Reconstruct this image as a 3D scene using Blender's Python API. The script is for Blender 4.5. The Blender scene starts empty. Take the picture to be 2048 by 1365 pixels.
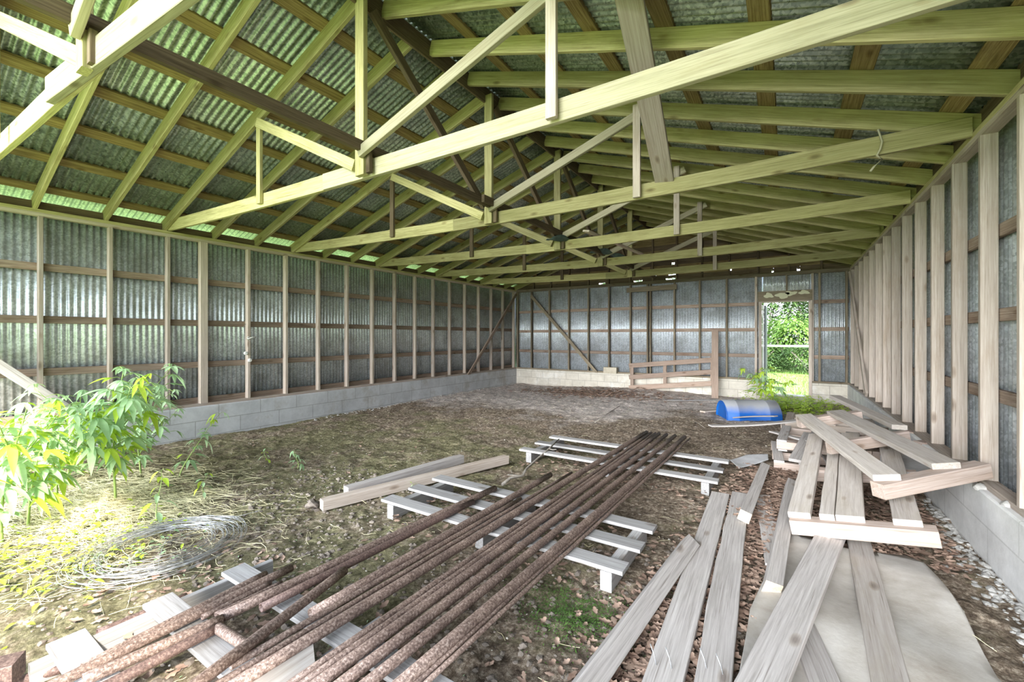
import bpy, math, random
import numpy as np
from mathutils import Vector, Matrix
random.seed(7); RNG = np.random.default_rng(7)
S = bpy.context.scene; COL = S.collection

# ------------------------------------------------------------------ camera, sky, sun, exposure
EYE = 1.5; YAW = 32.72; FPX = 855.0; V0 = 673.0
cd = bpy.data.cameras.new('camera'); cam = bpy.data.objects.new('camera', cd); COL.objects.link(cam)
cd.sensor_width = 36.0; cd.lens = FPX / 2048 * 36.0; cd.clip_start = 0.05; cd.clip_end = 400
cd.shift_y = -(682.5 - V0) / 2048
cam.location = (0, 0, EYE); cam.rotation_euler = (math.radians(90), 0, math.radians(YAW))
S.camera = cam
w = bpy.data.worlds.new('overcast_sky'); S.world = w; w.use_nodes = True
wn = w.node_tree; wn.nodes.clear()
wo = wn.nodes.new('ShaderNodeOutputWorld'); wb = wn.nodes.new('ShaderNodeBackground')
wt = wn.nodes.new('ShaderNodeTexCoord'); wx = wn.nodes.new('ShaderNodeSeparateXYZ'); wr = wn.nodes.new('ShaderNodeValToRGB')
wn.links.new(wt.outputs['Generated'], wx.inputs[0]); wn.links.new(wx.outputs['Z'], wr.inputs[0])
wr.color_ramp.elements[0].position = 0.0; wr.color_ramp.elements[0].color = (0.90, 0.94, 1.0, 1)
wr.color_ramp.elements[1].position = 0.8; wr.color_ramp.elements[1].color = (0.62, 0.76, 1.0, 1)
wn.links.new(wr.outputs[0], wb.inputs[0]); wb.inputs[1].default_value = 1.6
wn.links.new(wb.outputs[0], wo.inputs[0])

def lamp_sun(name, energy, angle, to_sun, col):
    l = bpy.data.lights.new(name, 'SUN'); l.energy = energy; l.angle = math.radians(angle); l.color = col
    o = bpy.data.objects.new(name, l); COL.objects.link(o)
    o.rotation_euler = Vector(to_sun).to_track_quat('Z', 'Y').to_euler(); o.location = (0, -6, 12)
    return o
lamp_sun('sun', 4.4, 3.0, (0.70, -0.35, 0.625), (1.0, 0.94, 0.84))
# added wide low fill sun through the open front, brightening the far end
lamp_sun('front_fill_sun', 4.2, 40.0, (-0.06, -1.0, 0.20), (0.93, 0.97, 1.0))
S.view_settings.view_transform = 'Standard'; S.view_settings.look = 'None'
S.view_settings.gamma = 1.0; S.view_settings.use_curve_mapping = False
S.view_settings.exposure = 1.5
S.cycles.max_bounces = 10; S.cycles.diffuse_bounces = 6; S.cycles.glossy_bounces = 4
S.cycles.sample_clamp_indirect = 6.0; S.cycles.caustics_reflective = False; S.cycles.caustics_refractive = False

# ------------------------------------------------------------------ survey helper: sight line through a measured point onto a real plane
_s, _c = math.sin(math.radians(YAW)), math.cos(math.radians(YAW))
def _d(u, v):
    a = (u - 1024) / FPX
    return (-_s + _c * a, _c + _s * a, (V0 - v) / FPX)
def gp(u, v, z=0.0):
    k = _d(u, v); t = (z - EYE) / k[2]; return Vector((k[0] * t, k[1] * t, z))
def yp(u, v, y):
    k = _d(u, v); t = y / k[1]; return Vector((k[0] * t, y, EYE + k[2] * t))
def xp(u, v, x):
    k = _d(u, v); t = x / k[0]; return Vector((x, k[1] * t, EYE + k[2] * t))

# ------------------------------------------------------------------ materials
def new_mat(name):
    m = bpy.data.materials.new(name); m.use_nodes = True; nt = m.node_tree
    return m, nt, nt.nodes['Principled BSDF']
def N(nt, t, **kw):
    n = nt.nodes.new(t)
    for k, v in kw.items():
        if k in n.inputs: n.inputs[k].default_value = v
        else: setattr(n, k, v)
    return n
def ramp(nt, stops, fac=None):
    r = nt.nodes.new('ShaderNodeValToRGB'); e = r.color_ramp.elements
    while len(e) < len(stops): e.new(0.5)
    for el, (p, c) in zip(e, stops): el.position = p; el.color = (*c, 1)
    if fac is not None: nt.links.new(fac, r.inputs[0])
    return r
def mixc(nt, a, b, fac, mode='MIX'):
    m = nt.nodes.new('ShaderNodeMix'); m.data_type = 'RGBA'; m.blend_type = mode
    for sock, val in ((m.inputs[6], a), (m.inputs[7], b), (m.inputs[0], fac)):
        if hasattr(val, 'links') or hasattr(val, 'is_linked'): nt.links.new(val, sock)
        elif isinstance(val, (int, float)): sock.default_value = val
        else: sock.default_value = (*val, 1)
    return m.outputs[2]

def wood(name, lo, mid, hi, stain=(0.12, 0.08, 0.05), stain_amt=0.35, knots=0.6, rough=0.85, var=0.25, grain=30.0):
    m, nt, b = new_mat(name); L = nt.links
    tc = N(nt, 'ShaderNodeTexCoord'); oi = N(nt, 'ShaderNodeObjectInfo')
    sc = N(nt, 'ShaderNodeVectorMath', operation='SCALE'); sc.inputs[0].default_value = (37, 53, 71); L.new(oi.outputs['Random'], sc.inputs['Scale'])
    ad = N(nt, 'ShaderNodeVectorMath', operation='ADD'); L.new(tc.outputs['Object'], ad.inputs[0]); L.new(sc.outputs[0], ad.inputs[1])
    mp = N(nt, 'ShaderNodeMapping'); mp.inputs['Scale'].default_value = (1.5, grain * 1.8, grain * 1.8); L.new(ad.outputs[0], mp.inputs[0])
    g = N(nt, 'ShaderNodeTexNoise', Scale=1.6, Detail=9.0, Roughness=0.65, Distortion=0.6); L.new(mp.outputs[0], g.inputs['Vector'])
    r = ramp(nt, [(0.28, lo), (0.5, mid), (0.72, hi)], g.outputs['Fac'])
    # blotchy stains
    mp2 = N(nt, 'ShaderNodeMapping'); mp2.inputs['Scale'].default_value = (1.3, 5, 5); L.new(ad.outputs[0], mp2.inputs[0])
    s = N(nt, 'ShaderNodeTexNoise', Scale=1.5, Detail=5.0, Roughness=0.7); L.new(mp2.outputs[0], s.inputs['Vector'])
    sr = ramp(nt, [(0.5, (0, 0, 0)), (0.75, (stain_amt,) * 3)], s.outputs['Fac'])
    c1 = mixc(nt, r.outputs[0], stain, sr.outputs[0])
    # fine dark checks along the grain
    mp3 = N(nt, 'ShaderNodeMapping'); mp3.inputs['Scale'].default_value = (2.6, 150, 150); L.new(ad.outputs[0], mp3.inputs[0])
    k = N(nt, 'ShaderNodeTexNoise', Scale=1.0, Detail=3.0, Roughness=0.5); L.new(mp3.outputs[0], k.inputs['Vector'])
    kr = ramp(nt, [(0.28, (0.62, 0.59, 0.57)), (0.38, (1, 1, 1))], k.outputs['Fac'])
    c2 = mixc(nt, c1, kr.outputs[0], 1.0, 'MULTIPLY')
    # knots
    mp4 = N(nt, 'ShaderNodeMapping'); mp4.inputs['Scale'].default_value = (2.6, 6.5, 6.5); L.new(ad.outputs[0], mp4.inputs[0])
    vo = N(nt, 'ShaderNodeTexVoronoi', Scale=1.0); L.new(mp4.outputs[0], vo.inputs['Vector'])
    vr = ramp(nt, [(0.05, (0.22, 0.15, 0.10)), (0.13, (0.75, 0.68, 0.6)), (0.17, (1, 1, 1))], vo.outputs['Distance'])
    c3 = mixc(nt, c2, vr.outputs[0], knots, 'MULTIPLY')
    # board-to-board variation
    hv = N(nt, 'ShaderNodeHueSaturation'); L.new(c3, hv.inputs['Color'])
    mr = N(nt, 'ShaderNodeMapRange'); mr.inputs[3].default_value = 1 - var; mr.inputs[4].default_value = 1 + var; L.new(oi.outputs['Random'], mr.inputs[0]); L.new(mr.outputs[0], hv.inputs['Value'])
    L.new(hv.outputs[0], b.inputs['Base Color'])
    b.inputs['Roughness'].default_value = rough; b.inputs['Specular IOR Level'].default_value = 0.25
    bp = N(nt, 'ShaderNodeBump', Strength=0.35, Distance=0.004); L.new(g.outputs['Fac'], bp.inputs['Height']); L.new(bp.outputs[0], b.inputs['Normal'])
    return m
W_ROOF = wood('green_bounce_pine', (0.25, 0.22, 0.095), (0.42, 0.375, 0.185), (0.55, 0.50, 0.28), stain=(0.2, 0.15, 0.06), stain_amt=0.5)  # olive tint puts the green lawn bounce light into the wood colour
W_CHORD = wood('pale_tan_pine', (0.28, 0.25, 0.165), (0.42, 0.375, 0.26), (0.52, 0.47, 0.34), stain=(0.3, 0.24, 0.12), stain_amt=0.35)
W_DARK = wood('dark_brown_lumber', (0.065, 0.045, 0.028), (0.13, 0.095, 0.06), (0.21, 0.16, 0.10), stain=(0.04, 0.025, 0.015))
W_PURL = wood('brown_purlin_wood', (0.11, 0.072, 0.03), (0.27, 0.195, 0.085), (0.42, 0.33, 0.16), stain=(0.06, 0.04, 0.02), stain_amt=0.6)
W_STUD = wood('weathered_stud_wood', (0.34, 0.275, 0.225), (0.47, 0.395, 0.335), (0.59, 0.515, 0.45), stain=(0.28, 0.18, 0.10), stain_amt=0.4)
W_GIRT = wood('brown_girt_wood', (0.16, 0.11, 0.08), (0.31, 0.23, 0.18), (0.45, 0.37, 0.30), stain=(0.12, 0.05, 0.02), stain_amt=0.6)
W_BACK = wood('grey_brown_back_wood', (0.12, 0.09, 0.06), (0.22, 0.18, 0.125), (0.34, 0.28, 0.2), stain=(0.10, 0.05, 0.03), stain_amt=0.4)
W_GREY = wood('silver_grey_plank_wood', (0.30, 0.268, 0.245), (0.45, 0.41, 0.385), (0.58, 0.54, 0.51), stain=(0.26, 0.24, 0.20), stain_amt=0.3)
W_PALE = wood('pale_pallet_wood', (0.42, 0.365, 0.32), (0.54, 0.48, 0.43), (0.64, 0.585, 0.535), stain=(0.40, 0.33, 0.22), stain_amt=0.45, grain=18)
W_PINK = wood('pinkish_pallet_wood', (0.30, 0.23, 0.185), (0.43, 0.34, 0.29), (0.53, 0.44, 0.39), stain=(0.35, 0.2, 0.1), stain_amt=0.4)
W_SLAT = wood('cool_white_slat_wood', (0.23, 0.215, 0.205), (0.35, 0.335, 0.325), (0.46, 0.445, 0.44), stain=(0.32, 0.31, 0.29), stain_amt=0.4)
W_RED = wood('reddish_rack_wood', (0.24, 0.16, 0.12), (0.38, 0.28, 0.22), (0.50, 0.39, 0.32))
W_CUT = wood('fresh_cut_end_wood', (0.40, 0.33, 0.23), (0.50, 0.42, 0.31), (0.58, 0.50, 0.39), knots=0.0, grain=8)

def metal(name, base, spangle, rough=0.42, metallic=0.75, dirt=(0.2, 0.19, 0.16)):
    m, nt, b = new_mat(name); L = nt.links
    tc = N(nt, 'ShaderNodeTexCoord')
    v = N(nt, 'ShaderNodeTexVoronoi', Scale=55.0); L.new(tc.outputs['Object'], v.inputs['Vector'])
    n = N(nt, 'ShaderNodeTexNoise', Scale=2.2, Detail=6.0, Roughness=0.7); L.new(tc.outputs['Object'], n.inputs['Vector'])
    bw = N(nt, 'ShaderNodeRGBToBW'); L.new(v.outputs['Color'], bw.inputs[0])
    sp = ramp(nt, [(0.2, base), (0.8, spangle)], bw.outputs[0])
    dr = ramp(nt, [(0.45, (0, 0, 0)), (0.72, (0.6,) * 3)], n.outputs['Fac'])
    L.new(mixc(nt, sp.outputs[0], dirt, dr.outputs[0]), b.inputs['Base Color'])
    b.inputs['Metallic'].default_value = metallic
    rr = N(nt, 'ShaderNodeMapRange'); rr.inputs[3].default_value = rough - 0.1; rr.inputs[4].default_value = rough + 0.15
    L.new(bw.outputs[0], rr.inputs[0]); L.new(rr.outputs[0], b.inputs['Roughness'])
    return m
M_WALL = metal('galvanized_wall_sheet', (0.50, 0.54, 0.57), (0.78, 0.82, 0.86), rough=0.38, metallic=0.55)
M_ROOF = metal('galvanized_roof_sheet', (0.26, 0.31, 0.27), (0.60, 0.66, 0.60), rough=0.36, metallic=0.75, dirt=(0.12, 0.15, 0.11))
M_WIRE = metal('grey_wire_metal', (0.45, 0.45, 0.46), (0.7, 0.7, 0.72), rough=0.45, metallic=0.7)

def simple(name, col, rough=0.8, metallic=0.0, noise=None, nscale=8.0, bump=0.0, trans=0.0):
    m, nt, b = new_mat(name); L = nt.links
    b.inputs['Roughness'].default_value = rough; b.inputs['Metallic'].default_value = metallic
    b.inputs['Specular IOR Level'].default_value = 0.3
    if noise is None: b.inputs['Base Color'].default_value = (*col, 1)
    else:
        tc = N(nt, 'ShaderNodeTexCoord'); n = N(nt, 'ShaderNodeTexNoise', Scale=nscale, Detail=7.0, Roughness=0.65)
        L.new(tc.outputs['Object'], n.inputs['Vector'])
        r = ramp(nt, [(0.3, col), (0.7, noise)], n.outputs['Fac']); L.new(r.outputs[0], b.inputs['Base Color'])
        if bump:
            bp = N(nt, 'ShaderNodeBump', Strength=bump, Distance=0.02); L.new(n.outputs['Fac'], bp.inputs['Height']); L.new(bp.outputs[0], b.inputs['Normal'])
    if trans:
        tr = N(nt, 'ShaderNodeBsdfTranslucent'); mx = N(nt, 'ShaderNodeMixShader'); mx.inputs[0].default_value = trans
        out = nt.nodes['Material Output']
        if noise is None: tr.inputs[0].default_value = (*[min(1, c * 1.5) for c in col], 1)
        else: L.new(r.outputs[0], tr.inputs[0])
        L.new(b.outputs[0], mx.inputs[1]); L.new(tr.outputs[0], mx.inputs[2]); L.new(mx.outputs[0], out.inputs[0])
    return m
def rust(name, a, b_, c):
    m, nt, b = new_mat(name); L = nt.links
    tc = N(nt, 'ShaderNodeTexCoord')
    n = N(nt, 'ShaderNodeTexNoise', Scale=95.0, Detail=6.0, Roughness=0.75); L.new(tc.outputs['Object'], n.inputs['Vector'])
    n2 = N(nt, 'ShaderNodeTexNoise', Scale=4.0, Detail=4.0); L.new(tc.outputs['Object'], n2.inputs['Vector'])
    r = ramp(nt, [(0.34, a), (0.5, b_), (0.66, c)], n.outputs['Fac'])
    r2 = ramp(nt, [(0.35, (0.7, 0.66, 0.66)), (0.65, (1.15, 1.1, 1.08))], n2.outputs['Fac'])
    L.new(mixc(nt, r.outputs[0], r2.outputs[0], 1.0, 'MULTIPLY'), b.inputs['Base Color'])
    b.inputs['Roughness'].default_value = 0.6; b.inputs['Metallic'].default_value = 0.15
    bp = N(nt, 'ShaderNodeBump', Strength=0.5, Distance=0.002); L.new(n.outputs['Fac'], bp.inputs['Height']); L.new(bp.outputs[0], b.inputs['Normal'])
    return m
RUST = rust('rusty_pipe_steel', (0.06, 0.040, 0.033), (0.22, 0.155, 0.125), (0.52, 0.43, 0.37))
RUST2 = rust('dark_rusty_steel', (0.06, 0.038, 0.033), (0.16, 0.105, 0.09), (0.32, 0.24, 0.20))
LEAF = simple('pale_green_leaf', (0.30, 0.50, 0.23), 0.5, noise=(0.60, 0.76, 0.48), nscale=5, trans=0.35)
LEAF_Y = simple('yellow_green_leaf', (0.40, 0.60, 0.06), 0.5, noise=(0.72, 0.86, 0.12), nscale=5, trans=0.4)
MOSS = simple('vivid_moss', (0.05, 0.11, 0.02), 0.9, noise=(0.13, 0.24, 0.05), nscale=9)
STEM = simple('green_stem', (0.30, 0.42, 0.12), 0.6)
DRY = simple('dry_oak_leaf', (0.17, 0.095, 0.065), 0.85, noise=(0.50, 0.36, 0.275), nscale=9)
STRAW = simple('pale_straw', (0.62, 0.54, 0.30), 0.8, noise=(0.82, 0.77, 0.52), nscale=3)
BUSH = simple('bush_leaf', (0.03, 0.075, 0.02), 0.6, noise=(0.17, 0.27, 0.09), nscale=1.4, trans=0.25)
GRASSB = simple('lawn_blade', (0.15, 0.29, 0.05), 0.6, noise=(0.30, 0.46, 0.12), nscale=2, trans=0.3)
TWIG = simple('grey_brown_twig', (0.16, 0.13, 0.10), 0.9, noise=(0.42, 0.38, 0.33), nscale=20)
WHITE = simple('white_glazed_ceramic', (0.85, 0.84, 0.80), 0.3)
BLUE = simple('blue_plastic', (0.004, 0.075, 0.34), 0.4, noise=(0.006, 0.14, 0.5), nscale=3)
PAINTW = simple('white_painted_metal', (0.75, 0.76, 0.78), 0.5)
GREYP = simple('dark_grey_door_paint', (0.10, 0.11, 0.12), 0.6)
ROPE = simple('frayed_grey_rope', (0.42, 0.38, 0.28), 0.9)
TARP = simple('dark_green_sheet', (0.03, 0.05, 0.05), 0.6, noise=(0.10, 0.15, 0.15), nscale=8)
SHARD = simple('pale_sheet_board', (0.45, 0.44, 0.44), 0.85, noise=(0.66, 0.65, 0.66), nscale=7)
STONE = simple('soil_clod', (0.09, 0.07, 0.055), 0.95, noise=(0.32, 0.27, 0.225), nscale=3, bump=0.5)
MORT = simple('grey_mortar', (0.22, 0.21, 0.19), 0.95, noise=(0.52, 0.50, 0.47), nscale=6)
CHIP = simple('pale_stone_chip', (0.38, 0.34, 0.28), 0.9, noise=(0.66, 0.62, 0.55), nscale=6)

def dusty_blue():
    m, nt, b = new_mat('dust_covered_blue_plastic'); L = nt.links
    tc = N(nt, 'ShaderNodeTexCoord'); sx = N(nt, 'ShaderNodeSeparateXYZ'); L.new(tc.outputs['Object'], sx.inputs[0])
    n = N(nt, 'ShaderNodeTexNoise', Scale=2.5, Detail=8.0, Roughness=0.7); L.new(tc.outputs['Object'], n.inputs['Vector'])
    ad = N(nt, 'ShaderNodeMath', operation='MULTIPLY_ADD'); ad.inputs[1].default_value = 0.14; L.new(n.outputs['Fac'], ad.inputs[0]); L.new(sx.outputs['Z'], ad.inputs[2])
    r = ramp(nt, [(0.16, (0.006, 0.10, 0.40)), (0.30, (0.33, 0.33, 0.34))], ad.outputs[0]); L.new(r.outputs[0], b.inputs['Base Color'])
    b.inputs['Roughness'].default_value = 0.6
    return m
BLUE_DUST = dusty_blue()

def concrete(name, lo, hi, stain, course=0.2, bw=0.4, tint=(0.45, 0.44, 0.42), axis='X', amt=0.75):
    m, nt, b = new_mat(name); L = nt.links
    tc = N(nt, 'ShaderNodeTexCoord'); sx = N(nt, 'ShaderNodeSeparateXYZ'); L.new(tc.outputs['Object'], sx.inputs[0])
    cb = N(nt, 'ShaderNodeCombineXYZ'); L.new(sx.outputs[axis], cb.inputs['X']); L.new(sx.outputs['Z'], cb.inputs['Y'])
    br = N(nt, 'ShaderNodeTexBrick'); L.new(cb.outputs[0], br.inputs['Vector'])
    br.inputs['Scale'].default_value = 1.0; br.inputs['Brick Width'].default_value = bw; br.inputs['Row Height'].default_value = course
    br.inputs['Mortar Size'].default_value = 0.006; br.inputs['Color1'].default_value = (1, 1, 1, 1); br.inputs['Color2'].default_value = (0.86, 0.86, 0.86, 1); br.inputs['Mortar'].default_value = (*tint, 1)
    n = N(nt, 'ShaderNodeTexNoise', Scale=3.5, Detail=9.0, Roughness=0.7); L.new(tc.outputs['Object'], n.inputs['Vector'])
    r = ramp(nt, [(0.3, lo), (0.65, hi)], n.outputs['Fac'])
    n2 = N(nt, 'ShaderNodeTexNoise', Scale=1.3, Detail=5.0, Roughness=0.75); L.new(tc.outputs['Object'], n2.inputs['Vector'])
    r2 = ramp(nt, [(0.52, (0, 0, 0)), (0.66, (amt,) * 3)], n2.outputs['Fac'])
    c = mixc(nt, r.outputs[0], stain, r2.outputs[0])
    L.new(mixc(nt, c, br.outputs['Color'], 0.7, 'MULTIPLY'), b.inputs['Base Color'])
    b.inputs['Roughness'].default_value = 0.9
    bp = N(nt, 'ShaderNodeBump', Strength=0.4, Distance=0.01); L.new(n.outputs['Fac'], bp.inputs['Height']); L.new(bp.outputs[0], b.inputs['Normal'])
    return m
C_LEFT = concrete('pale_blue_grey_block', (0.48, 0.49, 0.50), (0.68, 0.69, 0.70), (0.40, 0.37, 0.33), axis='Y', course=0.235, bw=0.62)
C_BACK = concrete('cream_block', (0.50, 0.45, 0.37), (0.70, 0.65, 0.56), (0.80, 0.78, 0.74), axis='X')
C_RIGHT = concrete('whitewashed_block', (0.66, 0.65, 0.63), (0.90, 0.89, 0.87), (0.46, 0.46, 0.43), axis='Y', amt=0.6, course=0.24, bw=0.9, tint=(0.7, 0.7, 0.68))

def soil():
    m, nt, b = new_mat('mossy_dirt'); L = nt.links
    tc = N(nt, 'ShaderNodeTexCoord'); P = tc.outputs['Object']
    n = N(nt, 'ShaderNodeTexNoise', Scale=26.0, Detail=10.0, Roughness=0.78); L.new(P, n.inputs['Vector'])
    base = ramp(nt, [(0.36, (0.06, 0.042, 0.03)), (0.5, (0.25, 0.195, 0.145)), (0.62, (0.60, 0.52, 0.42))], n.outputs['Fac'])
    # moss: patchy, strongest in the left and middle of the floor
    n2 = N(nt, 'ShaderNodeTexNoise', Scale=1.1, Detail=8.0, Roughness=0.72); L.new(P, n2.inputs['Vector'])
    n3 = N(nt, 'ShaderNodeTexNoise', Scale=40.0, Detail=6.0, Roughness=0.8); L.new(P, n3.inputs['Vector'])
    moss = ramp(nt, [(0.32, (0.06, 0.065, 0.03)), (0.52, (0.20, 0.195, 0.10)), (0.68, (0.42, 0.40, 0.24))], n3.outputs['Fac'])
    sx = N(nt, 'ShaderNodeSeparateXYZ'); L.new(P, sx.inputs[0])
    yr = N(nt, 'ShaderNodeMapRange'); yr.inputs[1].default_value = 5.0; yr.inputs[2].default_value = 8.0; yr.inputs[3].default_value = 0.10; yr.inputs[4].default_value = -0.25; L.new(sx.outputs['Y'], yr.inputs[0])
    xr = N(nt, 'ShaderNodeMapRange'); xr.inputs[1].default_value = -2.8; xr.inputs[2].default_value = -0.6; xr.inputs[3].default_value = 0.0; xr.inputs[4].default_value = -0.13; L.new(sx.outputs['X'], xr.inputs[0])
    sm = N(nt, 'ShaderNodeMath', operation='ADD'); L.new(n2.outputs['Fac'], sm.inputs[0]); L.new(yr.outputs[0], sm.inputs[1])
    sm2 = N(nt, 'ShaderNodeMath', operation='ADD'); L.new(sm.outputs[0], sm2.inputs[0]); L.new(xr.outputs[0], sm2.inputs[1]); sm = sm2
    mf = ramp(nt, [(0.50, (0, 0, 0)), (0.62, (0.8,) * 3)], sm.outputs[0])
    c = mixc(nt, base.outputs[0], moss.outputs[0], mf.outputs[0])
    # pale grey dust at the far end
    dy = N(nt, 'ShaderNodeMapRange'); dy.inputs[1].default_value = 5.5; dy.inputs[2].default_value = 9.5; dy.inputs[3].default_value = -0.3; dy.inputs[4].default_value = 0.2; L.new(sx.outputs['Y'], dy.inputs[0])
    dx = N(nt, 'ShaderNodeMapRange'); dx.inputs[1].default_value = -3.0; dx.inputs[2].default_value = 0.0; dx.inputs[3].default_value = 0.0; dx.inputs[4].default_value = -0.3; L.new(sx.outputs['X'], dx.inputs[0])
    n4 = N(nt, 'ShaderNodeTexNoise', Scale=0.8, Detail=7.0, Roughness=0.7); L.new(P, n4.inputs['Vector'])
    s1 = N(nt, 'ShaderNodeMath', operation='ADD'); L.new(n4.outputs['Fac'], s1.inputs[0]); L.new(dy.outputs[0], s1.inputs[1])
    s2 = N(nt, 'ShaderNodeMath', operation='ADD'); L.new(s1.outputs[0], s2.inputs[0]); L.new(dx.outputs[0], s2.inputs[1])
    df = ramp(nt, [(0.34, (0, 0, 0)), (0.54, (0.92,) * 3)], s2.outputs[0])
    dust = ramp(nt, [(0.32, (0.36, 0.31, 0.285)), (0.62, (0.78, 0.72, 0.69))], n.outputs['Fac'])
    n5 = N(nt, 'ShaderNodeTexNoise', Scale=5.0, Detail=6.0, Roughness=0.7); L.new(P, n5.inputs['Vector'])
    pt = ramp(nt, [(0.36, (0.68, 0.65, 0.62)), (0.62, (1.4, 1.36, 1.32))], n5.outputs['Fac'])
    L.new(mixc(nt, mixc(nt, c, dust.outputs[0], df.outputs[0]), pt.outputs[0], 1.0, 'MULTIPLY'), b.inputs['Base Color'])
    b.inputs['Roughness'].default_value = 0.95; b.inputs['Specular IOR Level'].default_value = 0.15
    bp = N(nt, 'ShaderNodeBump', Strength=0.9, Distance=0.03); L.new(n.outputs['Fac'], bp.inputs['Height']); L.new(bp.outputs[0], b.inputs['Normal'])
    return m
SOIL = soil()
LAWN = simple('bright_lawn', (0.24, 0.36, 0.10), 0.9, noise=(0.42, 0.54, 0.20), nscale=6)

# ------------------------------------------------------------------ object helpers
def setp(o, label=None, cat=None, group=None, kind=None):
    if label: o['label'] = label
    if cat: o['category'] = cat
    if group: o['group'] = group
    if kind: o['kind'] = kind
    return o
def link(name, me, mats, parent=None, mw=None, smooth=False):
    o = bpy.data.objects.new(name, me); COL.objects.link(o)
    for m in (mats if isinstance(mats, (list, tuple)) else [mats]): me.materials.append(m)
    mw = mw or Matrix.Identity(4)
    if parent is not None:
        o.parent = parent; o.matrix_parent_inverse = Matrix.Identity(4)
        o.matrix_basis = parent['_'] @ mw if False else PM[parent.name].inverted() @ mw
    else: o.matrix_basis = mw
    PM[o.name] = mw.copy()
    if smooth:
        for p in me.polygons: p.use_smooth = True
    return o
PM = {}
def empty(name, loc, label, cat, group=None):
    o = bpy.data.objects.new(name, None); COL.objects.link(o); o.empty_display_size = 0.1
    mw = Matrix.Translation(Vector(loc)); o.matrix_basis = mw; PM[o.name] = mw.copy()
    return setp(o, label, cat, group)
def mesh(name, v, f):
    me = bpy.data.meshes.new(name); me.from_pydata([tuple(p) for p in v], [], [tuple(q) for q in f]); me.update(); return me
def frame(A, B, up=(0, 0, 1)):
    A, B = Vector(A), Vector(B); x = (B - A).normalized(); u = Vector(up)
    if abs(x.dot(u)) > 0.985: u = Vector((0, 1, 0))
    y = u.cross(x).normalized(); z = x.cross(y)
    M = Matrix((x, y, z)).transposed().to_4x4(); M.translation = (A + B) / 2
    return M, (B - A).length
def board(name, A, B, w_, t, mat, parent=None, up=(0, 0, 1), bow=0.0, ch=0.003, ragged=0.0, skew=(0, 0), side=0.0, endmat=None):
    """a sawn board: A-B is its centre line, w_ its width, t its thickness, up the normal of its broad face"""
    M, Ln = frame(A, B, up); n = 10 if (bow or ragged or side) else 2
    ch = min(ch, t * 0.3, w_ * 0.3); vs = []; fs = []
    sec = [(-w_/2 + ch, -t/2), (w_/2 - ch, -t/2), (w_/2, -t/2 + ch), (w_/2, t/2 - ch), (w_/2 - ch, t/2), (-w_/2 + ch, t/2), (-w_/2, t/2 - ch), (-w_/2, -t/2 + ch)]
    for i in range(n + 1):
        s = i / n; x = (s - 0.5) * Ln; k = 1 - (2 * s - 1) ** 2
        rg = random.uniform(-ragged, ragged) if 0 < i < n else 0
        for (y, z) in sec:
            e = (skew[0] * y if i == 0 else skew[1] * y if i == n else 0)
            vs.append((x + e, y + side * k + (rg if y > 0 else -rg * 0.4), z + bow * k))
    for i in range(n):
        for j in range(8):
            a = i * 8 + j; b2 = i * 8 + (j + 1) % 8; fs.append((a, a + 8, b2 + 8, b2))
    fs.append(tuple(range(8))); fs.append(tuple(range(n * 8 + 7, n * 8 - 1, -1)))
    me = mesh(name, vs, fs); o = link(name, me, [mat] + ([endmat] if endmat else []), parent, M)
    if endmat: me.polygons[len(fs) - 2].material_index = 1
    return o
def tube_pts(P, r, seg=8, vs=None, fs=None, cap=True, taper=1.0):
    vs = [] if vs is None else vs; fs = [] if fs is None else fs
    P = [Vector(p) for p in P]; base = len(vs); n = len(P); prev = None
    for i, p in enumerate(P):
        t = (P[min(i + 1, n - 1)] - P[max(i - 1, 0)]).normalized()
        u = Vector((0, 0, 1)) if abs(t.z) < 0.95 else Vector((1, 0, 0))
        a = t.cross(u).normalized(); b2 = t.cross(a)
        rr = r * (1 + (taper - 1) * i / max(1, n - 1))
        for j in range(seg):
            th = 2 * math.pi * j / seg; vs.append(p + a * math.cos(th) * rr + b2 * math.sin(th) * rr)
    for i in range(n - 1):
        for j in range(seg):
            q = base + i * seg + j; q2 = base + i * seg + (j + 1) % seg; fs.append((q, q2, q2 + seg, q + seg))
    if cap:
        fs.append(tuple(range(base + seg - 1, base - 1, -1))); fs.append(tuple(range(base + (n - 1) * seg, base + n * seg)))
    return vs, fs
def tube(name, P, r, mat, parent=None, seg=8, taper=1.0):
    c = sum((Vector(p) for p in P), Vector()) / len(P)
    vs, fs = tube_pts([Vector(p) - c for p in P], r, seg, taper=taper)
    return link(name, mesh(name, vs, fs), mat, parent, Matrix.Translation(c), smooth=True)
def pipe(A, B, r, mat=RUST, sag=0.0, label='', group=None, wall=0.005):
    M, Ln = frame(A, B); vs = []; fs = []; n = 8; seg = 20; wall = min(wall, r * 0.22)
    for rad in (r, r - wall):
        for i in range(n + 1):
            s = i / n; x = (s - 0.5) * Ln; z0 = -sag * (1 - (2 * s - 1) ** 2)
            for j in range(seg):
                th = 2 * math.pi * j / seg; vs.append((x, rad * math.cos(th), rad * math.sin(th) + z0))
    off = (n + 1) * seg
    for i in range(n):
        for j in range(seg):
            a = i * seg + j; b2 = i * seg + (j + 1) % seg
            fs.append((a, b2, b2 + seg, a + seg)); fs.append((a + off, a + seg + off, b2 + seg + off, b2 + off))
    for i in (0, n):
        for j in range(seg):
            a = i * seg + j; b2 = i * seg + (j + 1) % seg
            q = (a, a + off, b2 + off, b2); fs.append(q if i == 0 else q[::-1])
    o = link('steel_pipe', mesh('steel_pipe', vs, fs), mat, None, M, smooth=True)
    o.data.shade_smooth()
    return setp(o, label, 'pipe', group)
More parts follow.
